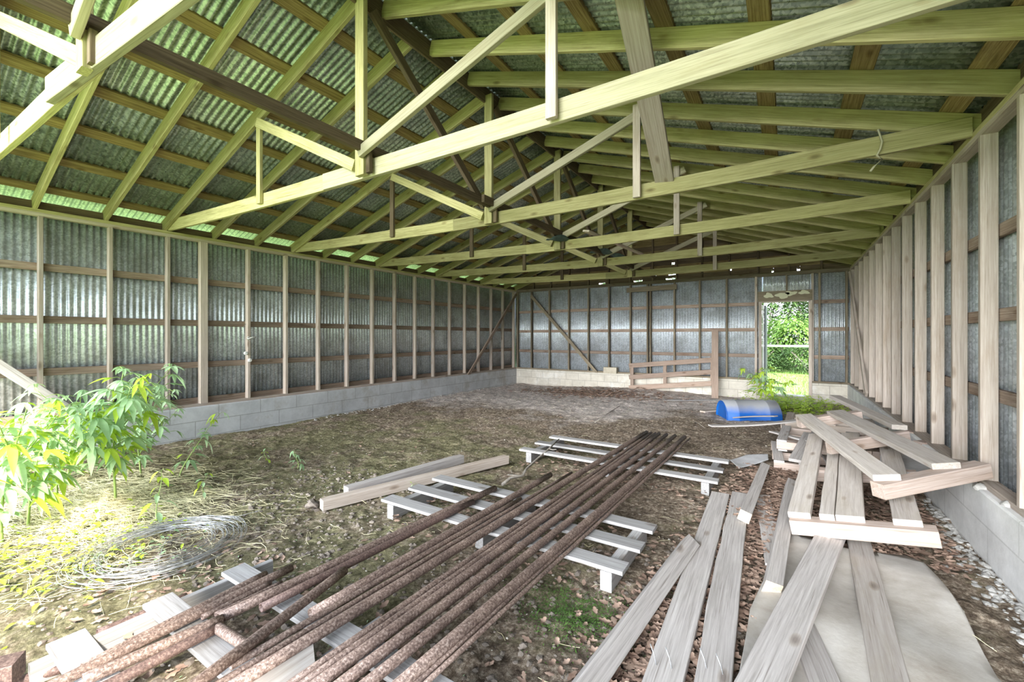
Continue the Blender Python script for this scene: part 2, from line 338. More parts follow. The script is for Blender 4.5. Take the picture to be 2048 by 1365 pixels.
def corrugated(name, origin, uax, vax, nax, lu, lv, pitch, amp, mat, parent=None, holes=()):
    """sheet whose waves run along vax; u across the waves. real depth and thickness from the wave"""
    uax, vax, nax = Vector(uax), Vector(vax), Vector(nax); nu = max(8, int(lu / pitch * 8)); vs = []; fs = []
    for i in range(nu + 1):
        u = lu * i / nu; h = amp * math.cos(2 * math.pi * u / pitch)
        for k in range(2):
            vs.append(Vector(origin) + uax * u + vax * (lv * k) + nax * h)
    for i in range(nu):
        u = lu * (i + 0.5) / nu
        if any(a < u < b2 for a, b2 in holes): continue
        a = i * 2; fs.append((a, a + 2, a + 3, a + 1))
    o = link(name, mesh(name, vs, fs), mat, parent, smooth=True)
    sd = o.modifiers.new('thickness', 'SOLIDIFY'); sd.thickness = 0.0015
    return o

# ------------------------------------------------------------------ dimensions of the barn
XL, XR, YB, YF = -7.40, 1.15, 11.77, -0.60
ZS, ZT, ZP = 0.45, 2.92, 3.00         # footing top, stud tops, plate top
XM = (XL + XR) / 2; SL = 0.33
def zr_(x, off=0.0): return ZP + SL * (min(x - XL, XR - x)) + off     # underside of rafters
nrm = math.sqrt(1 + SL * SL)

# ------------------------------------------------------------------ ground outside and floor
lawn = link('ground_outside', mesh('ground_outside', [(-60, -60, -0.06), (60, -60, -0.06), (60, 80, -0.06), (-60, 80, -0.06)], [(0, 1, 2, 3)]), LAWN)
setp(lawn, 'bright green lawn outside the barn, seen through the back doorway', None, None, 'structure')
def vnoise(X, Y, f, seed):
    r = np.random.default_rng(seed).random((64, 64)); x = X * f + 100.3; y = Y * f + 100.7
    xi = np.floor(x).astype(int); yi = np.floor(y).astype(int); fx = x - xi; fy = y - yi
    fx = fx * fx * (3 - 2 * fx); fy = fy * fy * (3 - 2 * fy)
    a = r[xi % 64, yi % 64]; b = r[(xi + 1) % 64, yi % 64]; c = r[xi % 64, (yi + 1) % 64]; d = r[(xi + 1) % 64, (yi + 1) % 64]
    return (a * (1 - fx) + b * fx) * (1 - fy) + (c * (1 - fx) + d * fx) * fy
def gz(X, Y):
    X = np.asarray(X, float); Y = np.asarray(Y, float)
    z = 0.05 * (vnoise(X, Y, 0.5, 1) - 0.6) + 0.03 * (vnoise(X, Y, 2.3, 2) - 0.6) + 0.022 * (vnoise(X, Y, 9, 3) - 0.6) + 0.016 * (vnoise(X, Y, 26, 4) - 0.6) + 0.008 * (vnoise(X, Y, 60, 5) - 0.5)
    z = z + 0.11 * np.exp(-((X + 3.6) ** 2 / 3.0 + (Y - 11.3) ** 2 / 0.9)) + 0.04 * np.exp(-((X - 0.5) ** 2 + (Y - 11.5) ** 2 / 1.5))
    return np.clip(z, -0.045, 0.3)
def grid_floor():
    xs = np.concatenate([np.arange(XL - 0.1, XR + 0.2, 0.025)]); ys = np.concatenate([np.arange(YF, 5.0, 0.02), np.arange(5.0, YB + 0.1, 0.045)])
    Xg, Yg = np.meshgrid(xs, ys, indexing='ij'); Zg = gz(Xg, Yg)
    co = np.stack([Xg, Yg, Zg], -1).reshape(-1, 3); ny = len(ys)
    i, j = np.meshgrid(np.arange(len(xs) - 1), np.arange(ny - 1), indexing='ij'); a = (i * ny + j).ravel()
    f = np.stack([a, a + ny, a + ny + 1, a + 1], -1)
    me = bpy.data.meshes.new('floor'); me.vertices.add(len(co)); me.vertices.foreach_set('co', co.ravel())
    me.loops.add(f.size); me.loops.foreach_set('vertex_index', f.ravel()); me.polygons.add(len(f))
    me.polygons.foreach_set('loop_start', np.arange(0, f.size, 4)); me.update(calc_edges=True)
    o = link('floor', me, SOIL, smooth=True)
    setp(o, 'dark mossy dirt floor of the open barn', None, None, 'structure')
grid_floor()

# ------------------------------------------------------------------ walls
def footing(parent, x0, x1, y0, y1, z0, z1, mat, label):
    c = ((x0 + x1) / 2, (y0 + y1) / 2, 0)
    A = Vector((x0, y0, z0)); B = Vector((x1, y1, z1)); v = [(x, y, z) for x in (x0, x1) for y in (y0, y1) for z in (z0, z1)]
    o = link('block_footing', mesh('block_footing', v, [(0, 1, 3, 2), (4, 6, 7, 5), (0, 4, 5, 1), (2, 3, 7, 6), (0, 2, 6, 4), (1, 5, 7, 3)]), mat, parent)
    bv = o.modifiers.new('edge', 'BEVEL'); bv.width = 0.012; bv.segments = 2
    o['label'] = label; return o
def wall_side(name, X, sgn, studs, wmat, girtz, foot_mat, lab, flab):
    # sgn: +1 when the outside lies towards -x
    xo = X - sgn * 0.09
    root = corrugated(name, (X - sgn * 0.145, YF, ZS - 0.03), (0, 1, 0), (0, 0, 1), (1, 0, 0), YB - YF + 0.16, ZP - ZS + 0.06, 0.068, 0.010, wmat)
    setp(root, lab, None, None, 'structure')
    xc = X - sgn * 0.045
    for (y, wd) in studs:
        board('stud', (xc, y + wd / 2, ZS + 0.04), (xc, y + wd / 2, ZT), wd, 0.09, W_STUD, root, up=(1, 0, 0))
    for z in girtz: board('girt', (xo - sgn * 0.02, YF, z), (xo - sgn * 0.02, YB + 0.05, z), 0.09, 0.035, W_GIRT, root, up=(1, 0, 0), bow=0.004)
    board('sill_plate', (xc, YF, ZS + 0.02), (xc, YB, ZS + 0.02), 0.09, 0.04, W_STUD, root)
    for k, z in enumerate((ZT + 0.02, ZT + 0.06)):
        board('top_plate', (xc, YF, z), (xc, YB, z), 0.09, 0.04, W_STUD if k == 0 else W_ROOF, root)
    f = footing(root, min(X - sgn * 0.15, X + sgn * 0.04), max(X - sgn * 0.15, X + sgn * 0.04), YF, YB + 0.1, -0.3, ZS, foot_mat, flab)
    return root
ls = [(1.24 + 0.62 * k - 0.02, 0.04) for k in range(-2, 3) if k != 3] + [(2.87, 0.10)] + [(3.54 + 0.6235 * k, 0.045) for k in range(0, 14)]
wl = wall_side('wall_left', XL, 1, ls, M_WALL, (2.33, 1.70, 1.07, 0.53), C_LEFT, 'left wall of shiny corrugated metal behind weathered studs on a block footing', 'pale grey block footing of the left wall')
rs = [(3.72 + 0.605 * k, 0.042) for k in range(-5, 14)]
wr_ = wall_side('wall_right', XR, -1, rs, M_WALL, (2.24, 1.65, 1.08), C_RIGHT, 'right wall of corrugated metal behind broad knotty studs on a whitewashed footing', 'whitewashed block footing of the right wall')
# braces on the long walls
b = board('brace', xp(1033, 588, XL + 0.02), xp(936, 752, XL + 0.02), 0.09, 0.035, W_GIRT, wl, up=(1, 0, 0)); b['label'] = 'diagonal brace at the far end of the left wall'
b = board('brace', (XL + 0.02, -0.2, 2.35), xp(158, 834, XL + 0.02), 0.11, 0.035, W_SLAT, wl, up=(1, 0, 0)); b['label'] = 'pale diagonal brace at the near end of the left wall'
b = board('brace', (XR - 0.03, YB - 0.25, 2.85), (XR - 0.03, 9.2, 0.52), 0.09, 0.035, W_STUD, wr_, up=(1, 0, 0)); b['label'] = 'diagonal brace at the far end of the right wall'

# back wall with the doorway gap
DX0, DX1, DZ1 = -0.46, 0.42, 2.32
yo = YB + 0.145
wbk = corrugated('wall_back', (XL - 0.14, yo, ZS - 0.03), (1, 0, 0), (0, 0, 1), (0, 1, 0), DX0 - XL + 0.10, ZP - ZS, 0.068, 0.010, M_WALL)
setp(wbk, 'back wall of grey-blue corrugated metal behind thin studs', None, None, 'structure')
corrugated('wall_sheet', (DX1 + 0.04, yo, ZS - 0.03), (1, 0, 0), (0, 0, 1), (0, 1, 0), XR - DX1 + 0.1, ZP - ZS, 0.068, 0.010, M_WALL, wbk)
corrugated('wall_sheet', (DX0 - 0.04, yo, DZ1 + 0.2), (1, 0, 0), (0, 0, 1), (0, 1, 0), DX1 - DX0 + 0.08, ZP - DZ1 - 0.23, 0.068, 0.010, M_WALL, wbk)
yc = YB + 0.045
for x in (-7.36, -6.84, -6.2, -5.54, -4.91, -4.28, -3.66, -3.11, -2.49, -1.87, -1.25, 0.62, 1.10):
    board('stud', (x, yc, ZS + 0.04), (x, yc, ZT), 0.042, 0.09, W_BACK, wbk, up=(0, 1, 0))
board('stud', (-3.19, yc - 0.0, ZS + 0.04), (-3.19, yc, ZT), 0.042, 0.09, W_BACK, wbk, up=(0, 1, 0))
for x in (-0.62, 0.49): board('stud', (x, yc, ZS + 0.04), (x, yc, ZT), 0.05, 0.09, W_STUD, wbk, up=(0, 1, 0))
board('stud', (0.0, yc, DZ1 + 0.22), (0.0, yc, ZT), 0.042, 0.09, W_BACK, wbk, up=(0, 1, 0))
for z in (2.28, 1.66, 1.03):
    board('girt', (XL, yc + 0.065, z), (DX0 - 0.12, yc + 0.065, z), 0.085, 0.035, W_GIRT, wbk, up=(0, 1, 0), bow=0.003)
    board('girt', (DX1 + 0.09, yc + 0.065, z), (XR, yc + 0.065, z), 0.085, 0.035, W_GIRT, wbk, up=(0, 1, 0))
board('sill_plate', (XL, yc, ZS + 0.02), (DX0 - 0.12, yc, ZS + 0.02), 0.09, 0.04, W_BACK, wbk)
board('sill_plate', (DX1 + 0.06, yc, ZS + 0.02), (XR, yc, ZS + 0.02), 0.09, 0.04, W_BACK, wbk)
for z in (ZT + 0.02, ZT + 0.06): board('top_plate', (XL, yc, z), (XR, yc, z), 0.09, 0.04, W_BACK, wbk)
b = board('brace', yp(1062, 592, YB - 0.02), yp(1194, 747, YB - 0.02), 0.09, 0.035, W_BACK, wbk, up=(0, 1, 0)); b['label'] = 'diagonal brace at the left end of the back wall'
b = board('blocking', (-3.75, YB - 0.02, 2.78), (-2.42, YB - 0.02, 2.80), 0.13, 0.035, W_BACK, wbk, up=(0, 1, 0), ragged=0.008); b['label'] = 'short horizontal board nailed high across the back studs'
footing(wbk, XL, DX0 - 0.06, YB - 0.04, YB + 0.15, -0.3, ZS, C_BACK, 'cream block footing of the back wall')
footing(wbk, DX1 + 0.06, XR, YB - 0.04, YB + 0.15, -0.3, ZS, C_BACK, 'cream block footing right of the doorway')
footing(wbk, DX0 - 0.06, DX1 + 0.06, YB - 0.06, YB + 0.30, -0.3, 0.13, C_BACK, 'concrete door sill')
# gable of dark boards with gaps to daylight
gy = YB + 0.12
def gable():
    z = ZP - 0.01; row = 0
    while z < ZP + SL * 4.2:
        inset = (z - ZP) / SL - 0.35
        x0, x1 = XL + max(0, inset) - 0.3, XR - max(0, inset) + 0.3
        cuts = {0: [(-4.62, -4.42), (-3.60, -3.35), (-2.74, -2.46), (-0.3, -0.26), (0.2, 0.26)], 1: [(-3.15, -2.98), (-2.66, -2.47), (-1.2, -1.15)], 2: [(-3.60, -3.54), (-3.14, -3.04)], 3: [(-2.58, -2.50)]}.get(row, [])
        a = x0
        for c0, c1 in cuts + [(x1, x1)]:
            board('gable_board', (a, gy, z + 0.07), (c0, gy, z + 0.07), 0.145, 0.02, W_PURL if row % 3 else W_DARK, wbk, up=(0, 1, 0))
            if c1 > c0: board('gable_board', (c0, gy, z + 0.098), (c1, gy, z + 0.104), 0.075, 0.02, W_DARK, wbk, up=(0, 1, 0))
            a = c1
        z += 0.137; row += 1
    for x in np.arange(XL + 0.62, XR - 0.3, 0.62):
        t = zr_(x)
        if t - ZP > 0.12: board('gable_stud', (x, YB + 0.07, ZP), (x, YB + 0.07, t + 0.1), 0.042, 0.07, W_DARK, wbk, up=(0, 1, 0))
gable()

# doorway: frame, header with paint patches, open leaf
dr = board('door_1', (DX0 - 0.07, YB + 0.02, 0.13), (DX0 - 0.07, YB + 0.02, DZ1), 0.06, 0.13, W_STUD, None, up=(0, 1, 0))
setp(dr, 'tall open doorway with a bare timber frame in the back wall', None, None, 'structure')
board('door_jamb', (DX1 + 0.03, YB + 0.02, 0.13), (DX1 + 0.03, YB + 0.02, DZ1), 0.06, 0.13, W_STUD, dr, up=(0, 1, 0))
hd = board('door_header', (DX0 - 0.12, YB - 0.0, DZ1 + 0.12), (DX1 + 0.07, YB - 0.0, DZ1 + 0.12), 0.24, 0.04, W_BACK, dr, up=(0, 1, 0))
board('door_head_trim', (DX0 - 0.04, YB + 0.02, DZ1 - 0.01), (DX1 + 0.03, YB + 0.02, DZ1 - 0.01), 0.03, 0.13, W_STUD, dr, up=(0, 1, 0))
def blob(name, cx, cz, rx, rz, y, mat, parent):
    n = 22; v = []; 
    for k in range(n):
        a = 2 * math.pi * k / n; q = 1 + 0.22 * math.sin(3 * a + cx * 9) + 0.12 * math.sin(5 * a + cz * 7)
        v.append((cx + rx * q * math.cos(a), y, cz + rz * q * math.sin(a)))
    v += [(p[0], p[1] - 0.002, p[2]) for p in v]; f = [tuple(range(n, 2 * n))] + [(k, (k + 1) % n, n + (k + 1) % n, n + k) for k in range(n)]
    return link(name, mesh(name, v, f), mat, parent)
PATCH = simple('pale_filler_patch', (0.62, 0.60, 0.42), 0.8)
for i, (x, z, rx, rz) in enumerate([(-0.36, DZ1 + 0.14, 0.09, 0.06), (-0.08, DZ1 + 0.13, 0.13, 0.07), (0.08, DZ1 + 0.17, 0.11, 0.05), (0.33, DZ1 + 0.18, 0.10, 0.045)]):
    blob('paint_patch', x, z, rx, rz, YB - 0.0205, PATCH, dr)
dl = board('open_door_leaf', (DX0 + 0.02, YB + 0.62, 0.15), (DX0 + 0.02, YB + 0.62, 2.24), 1.0, 0.035, GREYP, dr, up=(1, 0, 0))
dl['label'] = 'dark grey door leaf swung open to the outside'
board('door_edge', (DX0 - 0.015, YB + 0.105, 0.15), (DX0 - 0.015, YB + 0.105, 2.24), 0.03, 0.012, PAINTW, dr, up=(0, 1, 0))

# ------------------------------------------------------------------ roof
rl = math.hypot(XM - XL + 0.35, (XM - XL + 0.35) * SL)
def roof():
    z0 = ZP + 0.15 * nrm + 0.035
    a = (XL - 0.35, YF - 0.25, z0 + SL * -0.35); Ln = YB - YF + 0.6
    top = corrugated('ceiling', a, (0, 1, 0), Vector((1, 0, SL)).normalized(), Vector((-SL, 0, 1)).normalized(), Ln, rl, 0.068, 0.010, M_ROOF)
    setp(top, 'corrugated metal roof over bare rafters, seen from below', None, None, 'structure')
    corrugated('roof_sheet', (XR + 0.35, YF - 0.25, z0 + SL * -0.35), (0, 1, 0), Vector((-1, 0, SL)).normalized(), Vector((SL, 0, 1)).normalized(), Ln, rl, 0.068, 0.010, M_ROOF, top)
    return top
roof_o = roof()
RY = [0.57 + 0.6235 * k for k in range(-1, 19)]
TR = {0, 3, 6, 9, 12, 15}
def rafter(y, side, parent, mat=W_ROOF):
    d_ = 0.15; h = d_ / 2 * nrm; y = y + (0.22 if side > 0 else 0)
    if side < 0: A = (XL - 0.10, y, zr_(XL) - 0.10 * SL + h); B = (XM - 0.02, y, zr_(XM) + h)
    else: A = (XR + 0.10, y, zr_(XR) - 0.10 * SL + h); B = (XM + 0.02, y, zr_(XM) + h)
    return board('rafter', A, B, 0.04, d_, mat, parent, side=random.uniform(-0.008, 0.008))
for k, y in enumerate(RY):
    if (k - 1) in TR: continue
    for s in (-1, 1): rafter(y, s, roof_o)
for side in (-1, 1):
    for i, q in enumerate([0.13, 0.73, 1.33, 1.94, 2.52, 3.13, 3.75]):
        x = XL + q if side < 0 else XR - q + 0.03
        z = zr_(x) + 0.15 * nrm + 0.016
        board('purlin', (x, YF - 0.25, z), (x, YB + 0.3, z), 0.14, 0.03, W_PURL, roof_o, up=(-side * -SL, 0, 1) if side < 0 else (SL, 0, 1), bow=0.003, ragged=0.004)
board('ridge_board', (XM, YF - 0.2, zr_(XM) + 0.06), (XM, YB + 0.1, zr_(XM) + 0.06), 0.025, 0.20, W_DARK, roof_o)
board('eave_board', (XL - 0.07, YF, ZP + 0.05), (XL - 0.07, YB, ZP + 0.05), 0.10, 0.03, W_DARK, roof_o, up=(1, 0, 0))
board('eave_board', (XR + 0.07, YF, ZP + 0.09), (XR + 0.07, YB, ZP + 0.09), 0.19, 0.03, W_DARK, roof_o, up=(1, 0, 0))
board('ridge_cap', (XM, YF - 0.25, zr_(XM) + 0.25), (XM, YB + 0.35, zr_(XM) + 0.25), 0.30, 0.02, M_ROOF, roof_o)
# truss webs
def truss(i, y):
    words = ['nearest the open front, cut off by the picture edge', 'second from the open front, crossing the picture top', 'third from the open front, with a rope tied at its right end',
             'fourth from the open front, dark sheet lying by its post', 'fifth from the open front, dark sheet across its post', 'farthest from the open front, close to the gable']
    t = empty('roof_truss', (XM, y, ZP), 'timber roof truss ' + words[i], 'roof truss', 'timber roof trusses')
    for s in (-1, 1): rafter(y, s, t)
    dz = -0.11; y = y + 0.085; yk = y + (0.15 if i == 0 else 0.0); sp = XM - 0.35; y2 = y + (0.42 if i == 0 else 0.16)
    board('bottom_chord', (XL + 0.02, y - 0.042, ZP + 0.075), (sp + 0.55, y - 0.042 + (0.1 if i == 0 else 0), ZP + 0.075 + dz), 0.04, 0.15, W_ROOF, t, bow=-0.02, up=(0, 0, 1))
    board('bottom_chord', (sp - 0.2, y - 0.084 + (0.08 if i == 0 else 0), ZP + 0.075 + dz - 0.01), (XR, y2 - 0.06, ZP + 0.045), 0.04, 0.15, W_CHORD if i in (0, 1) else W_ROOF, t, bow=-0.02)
    kx = XM + 0.05
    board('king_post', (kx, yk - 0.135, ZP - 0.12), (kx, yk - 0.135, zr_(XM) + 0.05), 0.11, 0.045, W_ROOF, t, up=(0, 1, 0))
    board('cleat', (kx + 0.09, yk - 0.125, ZP - 0.11), (kx + 0.09, yk - 0.125, ZP + 0.06), 0.045, 0.035, W_DARK, t, up=(0, 1, 0))
    xh = XL + 2.55
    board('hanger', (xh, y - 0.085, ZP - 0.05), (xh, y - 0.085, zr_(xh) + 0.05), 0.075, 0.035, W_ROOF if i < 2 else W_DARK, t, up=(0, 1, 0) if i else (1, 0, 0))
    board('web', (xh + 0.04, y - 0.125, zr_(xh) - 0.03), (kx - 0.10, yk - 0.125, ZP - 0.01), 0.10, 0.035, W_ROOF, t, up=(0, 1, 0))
    xh2 = XR - 2.43
    board('hanger', (xh2, y - 0.06, ZP - 0.09), (xh2, y - 0.06, zr_(xh2) + 0.05), 0.075, 0.035, W_STUD, t, up=(0, 1, 0))
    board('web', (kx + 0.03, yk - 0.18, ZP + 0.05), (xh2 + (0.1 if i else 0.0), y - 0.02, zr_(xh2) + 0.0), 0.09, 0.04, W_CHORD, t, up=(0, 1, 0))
    return t
TY = [RY[k + 1] for k in sorted(TR)]
trs = [truss(i, y) for i, y in enumerate(TY)]
# longitudinal runner on the chords and sway braces in the ridge line
board('runner', (XM + 0.10, YF, ZP + 0.12), (XM + 0.10, TY[2] + 0.3, ZP + 0.10), 0.04, 0.09, W_DARK, roof_o)
board('runner', (XM + 0.145, TY[2] - 0.3, ZP + 0.11), (XM + 0.145, YB, ZP + 0.10), 0.04, 0.09, W_DARK, roof_o)
for a, b2 in zip(TY[1:-1], TY[2:]):
    o = board('sway_brace', (XM + 0.07, a + 0.05, zr_(XM) - 0.06), (XM + 0.07, b2 - 0.18, ZP + 0.06), 0.045, 0.09, W_DARK, roof_o)
# broad board hung between truss and rafters
o = board('hanging_board', (-1.03, TY[2] + 0.16, ZP + 0.02), (-0.80, 2.05, 4.02), 0.18, 0.035, W_STUD, None, up=(0, 1, 0.55))
setp(o, 'broad pale board sloping from the roof down onto the third truss chord', 'board')
# rope on truss three
p0 = yp(1757, 285, TY[2] + 0.115)
rp = [p0 + Vector(q) for q in ((0.0, 0.08, 0.12), (0.0, -0.0, 0.10), (0.02, -0.005, 0.0), (0.01, -0.005, -0.06), (-0.01, 0.0, -0.1), (0.02, 0.0, -0.14), (-0.03, 0, -0.19), (-0.05, 0, -0.22))]
setp(tube('rope', rp, 0.008, ROPE), 'short frayed grey rope knotted round the third truss chord', 'rope')
# dark sheets and a loose board lying on the far trusses
def strip(name, P0, P1, w_, mat, label, cat, wav=0.02, sag=0.03):
    M, Ln = frame(P0, P1); vs = []; fs = []; n, k = 12, 8
    for i in range(n + 1):
        for j in range(k + 1):
            s, t = i / n, j / k
            vs.append(((s - .5) * Ln, (t - .5) * w_ * (0.55 + 0.45 * math.sin(math.pi * min(1, s * 1.6 + 0.12))), wav * math.sin(9 * s + 4 * t) + wav * math.cos(7 * t) - sag * (2 * s - 1) ** 2))
    for i in range(n):
        for j in range(k): a = i * (k + 1) + j; fs.append((a, a + k + 1, a + k + 2, a + 1))
    o = link(name, mesh(name, vs, fs), mat, None, M, smooth=True); m_ = o.modifiers.new('thickness', 'SOLIDIFY'); m_.thickness = 0.006
    return setp(o, label, cat)
strip('torn_sheet', yp(1100, 474, TY[3] - 0.3), yp(1160, 485, TY[3] + 0.35), 0.26, TARP, 'dark curled sheet resting on the fourth truss beside its post', 'sheet')
strip('torn_sheet', yp(1188, 500, TY[4] - 0.4), yp(1243, 514, TY[4] + 0.25), 0.34, TARP, 'dark curled sheet resting on the fifth truss beside its post', 'sheet')
o = board('loose_board', yp(1172, 462, TY[3] - 0.1), yp(1282, 508, TY[4] + 0.5), 0.11, 0.03, W_STUD, None, up=(0.2, 0, 1), ragged=0.01)
setp(o, 'loose pale board lying across the far truss chords', 'board')

# ------------------------------------------------------------------ things on the left wall stud
sx_, sy_ = XL + 0.012, 3.56
for i, (u, v) in enumerate([(492, 707), (500, 721)]):
    c = xp(u, v, XL + 0.02); vs = []; fs = []
    prof = [(0.0, 0.028), (0.006, 0.030), (0.012, 0.020), (0.02, 0.020), (0.028, 0.030), (0.036, 0.026), (0.036, 0.008), (0.030, 0.0)]
    for (x, r) in prof:
        for j in range(16): th = 2 * math.pi * j / 16; vs.append((x, r * math.cos(th), r * math.sin(th)))
    for a in range(len(prof) - 1):
        for j in range(16): q = a * 16 + j; q2 = a * 16 + (j + 1) % 16; fs.append((q, q2, q2 + 16, q + 16))
    c.x = XL + 0.001
    o = link('insulator_knob', mesh('knob', vs, fs), WHITE, None, Matrix.Translation(c), smooth=True)
    setp(o, ['white ceramic insulator knob on left wall stud, upper of the two', 'white ceramic insulator knob on left wall stud, lower of the two'][i], 'insulator', 'ceramic insulators on the stud')
P = [xp(u, v, XL + 0.015) for u, v in ((492, 648), (487, 655), (488, 670), (490, 680), (489, 695), (492, 707))]
setp(tube('hanging_wire', P, 0.003, M_WIRE), 'thin pale wire hanging down the left wall stud above the insulators', 'wire')
P = [xp(u, v, XL + 0.03) for u, v in ((494, 676), (499, 681), (504, 678), (502, 674), (496, 674), (494, 679), (505, 675), (512, 675))]
setp(tube('wire_knot', P, 0.008, WHITE), 'white twisted wire bundle tied on the left wall stud', 'wire')

# ------------------------------------------------------------------ pallets
def pallet(x0, x1, y0, y1, slats, label, mat, wd=0.125, hz=0.115, dz=0.0, strs=(0.06, 0.5, 0.95), jitter=0.01, th=0.024, low=False, sw=0.07):
    t = empty('pallet', ((x0 + x1) / 2, (y0 + y1) / 2, dz), label, 'pallet', None)
    for y in slats:
        board('slat', (x0 + random.uniform(-jitter, jitter), y, dz + hz + th / 2), (x1 + random.uniform(-jitter, jitter), y, dz + hz + th / 2), wd, th, mat, t, ragged=0.002)
    for s in strs:
        x = x0 + (x1 - x0) * s
        board('stringer', (x, y0, dz + hz / 2), (x, y1, dz + hz / 2), sw, hz, mat, t)
    if low:
        for y in (slats[0], slats[-1]): board('bottom_slat', (x0, y, dz + 0.01), (x1, y, dz + 0.01), wd, 0.02, mat, t)
    return t
pallet(-2.78, -0.62, 0.42, 1.44, (0.545, 0.885, 1.245), 'low grey pallet under the near ends of the rusty pipes', W_SLAT, wd=0.13, hz=0.10, strs=(0.03, 0.5, 0.97), sw=0.035)
pallet(-2.86, -0.79, 2.41, 3.16, (2.48, 2.79, 3.10), 'weathered pallet under the middle of the rusty pipes', W_SLAT, wd=0.13)
pallet(-2.71, -0.54, 4.38, 5.27, (4.45, 4.83, 5.21), 'weathered pallet under the far ends of the rusty pipes', W_SLAT, wd=0.12)

# ------------------------------------------------------------------ pipes
def pp(a, b2, r, z=0.14, ext=0.0, za=None, zb=None):
    A = gp(*a, z=(za if za is not None else z) + r); B = gp(*b2, z=(zb if zb is not None else z) + r)
    if ext: A = A + (A - B).normalized() * ext
    return A, B
G1 = 'rusty pipes laid across the pallets'
G2 = 'short bundle of rusty pipes at lower left'
PL = [
 ((621, 1229), (1101, 950), .030, 0, RUST, 'thick rusty pipe with an open near end, left of the long row', G1),
 ((537, 1290), (1041, 998), .018, .15, RUST, 'thin rusty pipe ending over the middle pallet, right of the open-ended thick pipe', G1),
 ((441, 1365), (1143, 946), .015, .1, RUST, 'thin rusty pipe ending just beyond the middle pallet beside the long thick one', G1),
 ((480, 1365), (1293, 865), .031, .25, RUST, 'long thick rusty pipe, leftmost reaching across the far pallet', G1),
 ((588, 1365), (1302, 866), .020, .25, RUST, 'long medium rusty pipe, second from the left on the far pallet', G1),
 ((612, 1365), (1311, 867), .020, .25, RUST, 'long medium rusty pipe, third from the left on the far pallet', G1),
 ((640, 1365), (1318, 868), .028, .25, RUST, 'long thick rusty pipe, fourth from the left on the far pallet', G1),
 ((687, 1365), (1333, 870), .028, .25, RUST, 'long thick rusty pipe, fifth from the left on the far pallet', G1),
 ((738, 1365), (1350, 872), .028, .25, RUST, 'long thick rusty pipe, third from the right on the far pallet', G1),
 ((806, 1365), (1369, 875), .032, .2, RUST, 'long thickest rusty pipe, second from the right on the far pallet', G1),
 ((835, 1365), (1351, 897), .012, .2, RUST, 'thin rusty rod ending short of the far end, beside the thickest pipe', G1),
 ((854, 1365), (1380, 877), .013, .2, RUST, 'thin rusty rod, outermost on the right of the row', G1),
 ((436.6, 1238), (990, 977), .030, 0, RUST, 'thick rusty pipe with a flange mark and open near end, leftmost long one', G1),
 ((522, 1217), (946, 1004), .026, 0, RUST2, 'dark rusty pipe tucked under the leftmost long one', G1),
 ((163.6, 1337), (532, 1149), .024, 0, RUST, 'rusty pipe with open near end, uppermost of the left bundle', G2),
 ((120, 1365), (583, 1136), .026, .1, RUST, 'rusty pipe with the farthest-reaching end in the left bundle', G2),
 ((403.7, 1236), (542, 1166), .015, 0, RUST, 'thin rusty pipe with cut open end in the left bundle', G2),
 ((430, 1230), (564, 1165), .012, 0, RUST, 'thinnest rusty rod of the left bundle, beside the flange-marked pipe', G2),
 ((165, 1362), (445, 1239), .028, .0, RUST, 'rusty pipe of the left bundle ending under the open end of the marked pipe', G2),
 ((210, 1375), (436, 1256), .026, .1, RUST2, 'dark brown pipe, lowest and nearest of the left bundle', G2),
]
for a, b2, r, ext, m_, lab, g_ in PL:
    r *= 0.84
    A, B = pp(a, b2, r, 0.142, ext)
    pipe(A, B, r, m_, 0.0, lab, g_)
A, B = pp((395, 1368), (689, 1142), .024, 0.14, .15, za=0.175, zb=0.15)
pipe(A, B, .024, RUST, 0, 'loose rusty pipe lying askew over the others in the foreground', G1)
A, B = pp((436, 1257), (500, 1296), .023, 0.142)
pipe(A, B, .023, RUST, 0, 'stub of brownish pipe lying crosswise on the near pallet slat', G1)
A, B = pp((195, 1272), (300, 1228), .030, 0.01)
pipe(A, B + (B - A) * 0.8, .030, RUST2, 0, 'dark pipe half sunk in soil under the left pallet slats', G2)
A, B = pp((75, 1352), (128, 1335), .022, 0.01)
pipe(A + (A - B) * 1.0, B, .022, RUST2, 0, 'dark pipe half sunk in soil at lower left below the white slat', G2)
o = board('short_plank', gp(500, 1400, .145), gp(628, 1310, .145), 0.13, 0.022, W_PALE, None, skew=(0, 0.6)); setp(o, 'short pale plank with slanted end between the near pipes', 'plank')

# ------------------------------------------------------------------ timbers
def bl(name, a, b2, w_, t, z, mat, lab, cat, group=None, up=(0, 0, 1), ext=0.0, zb=None, **kw):
    A = gp(*a, z=z); B = gp(*b2, z=z if zb is None else zb)
    if ext: A = A + (A - B).normalized() * ext
    return setp(board(name, A, B, w_, t, mat, None, up=up, **kw), lab, cat, group)
GT = 'square timbers on the ground'; GP = 'loose grey planks in the right foreground'
bl('timber', (643, 1010), (1013, 919), 0.09, 0.09, 0.045, W_STUD, 'square timber on moss, lower right of the touching pair', 'timber', GT)
bl('timber', (692, 984), (923, 918), 0.09, 0.09, 0.075, W_GREY, 'square grey timber with a bent nail, upper left of the touching pair', 'timber', GT)
bl('timber', (1180, 1365), (1380, 1088), 0.095, 0.095, 0.05, W_GREY, 'square timber with gouged far end, left of the grey planks', 'timber', GT, ext=.3, up=(0.8, -0.1, 1))
bl('timber', (1489, 1034), (1529, 935), 0.085, 0.085, 0.10, W_GREY, 'short square timber with a pale cut end facing the camera', 'timber', GT, endmat=W_CUT, up=(0.3, 0, 1))
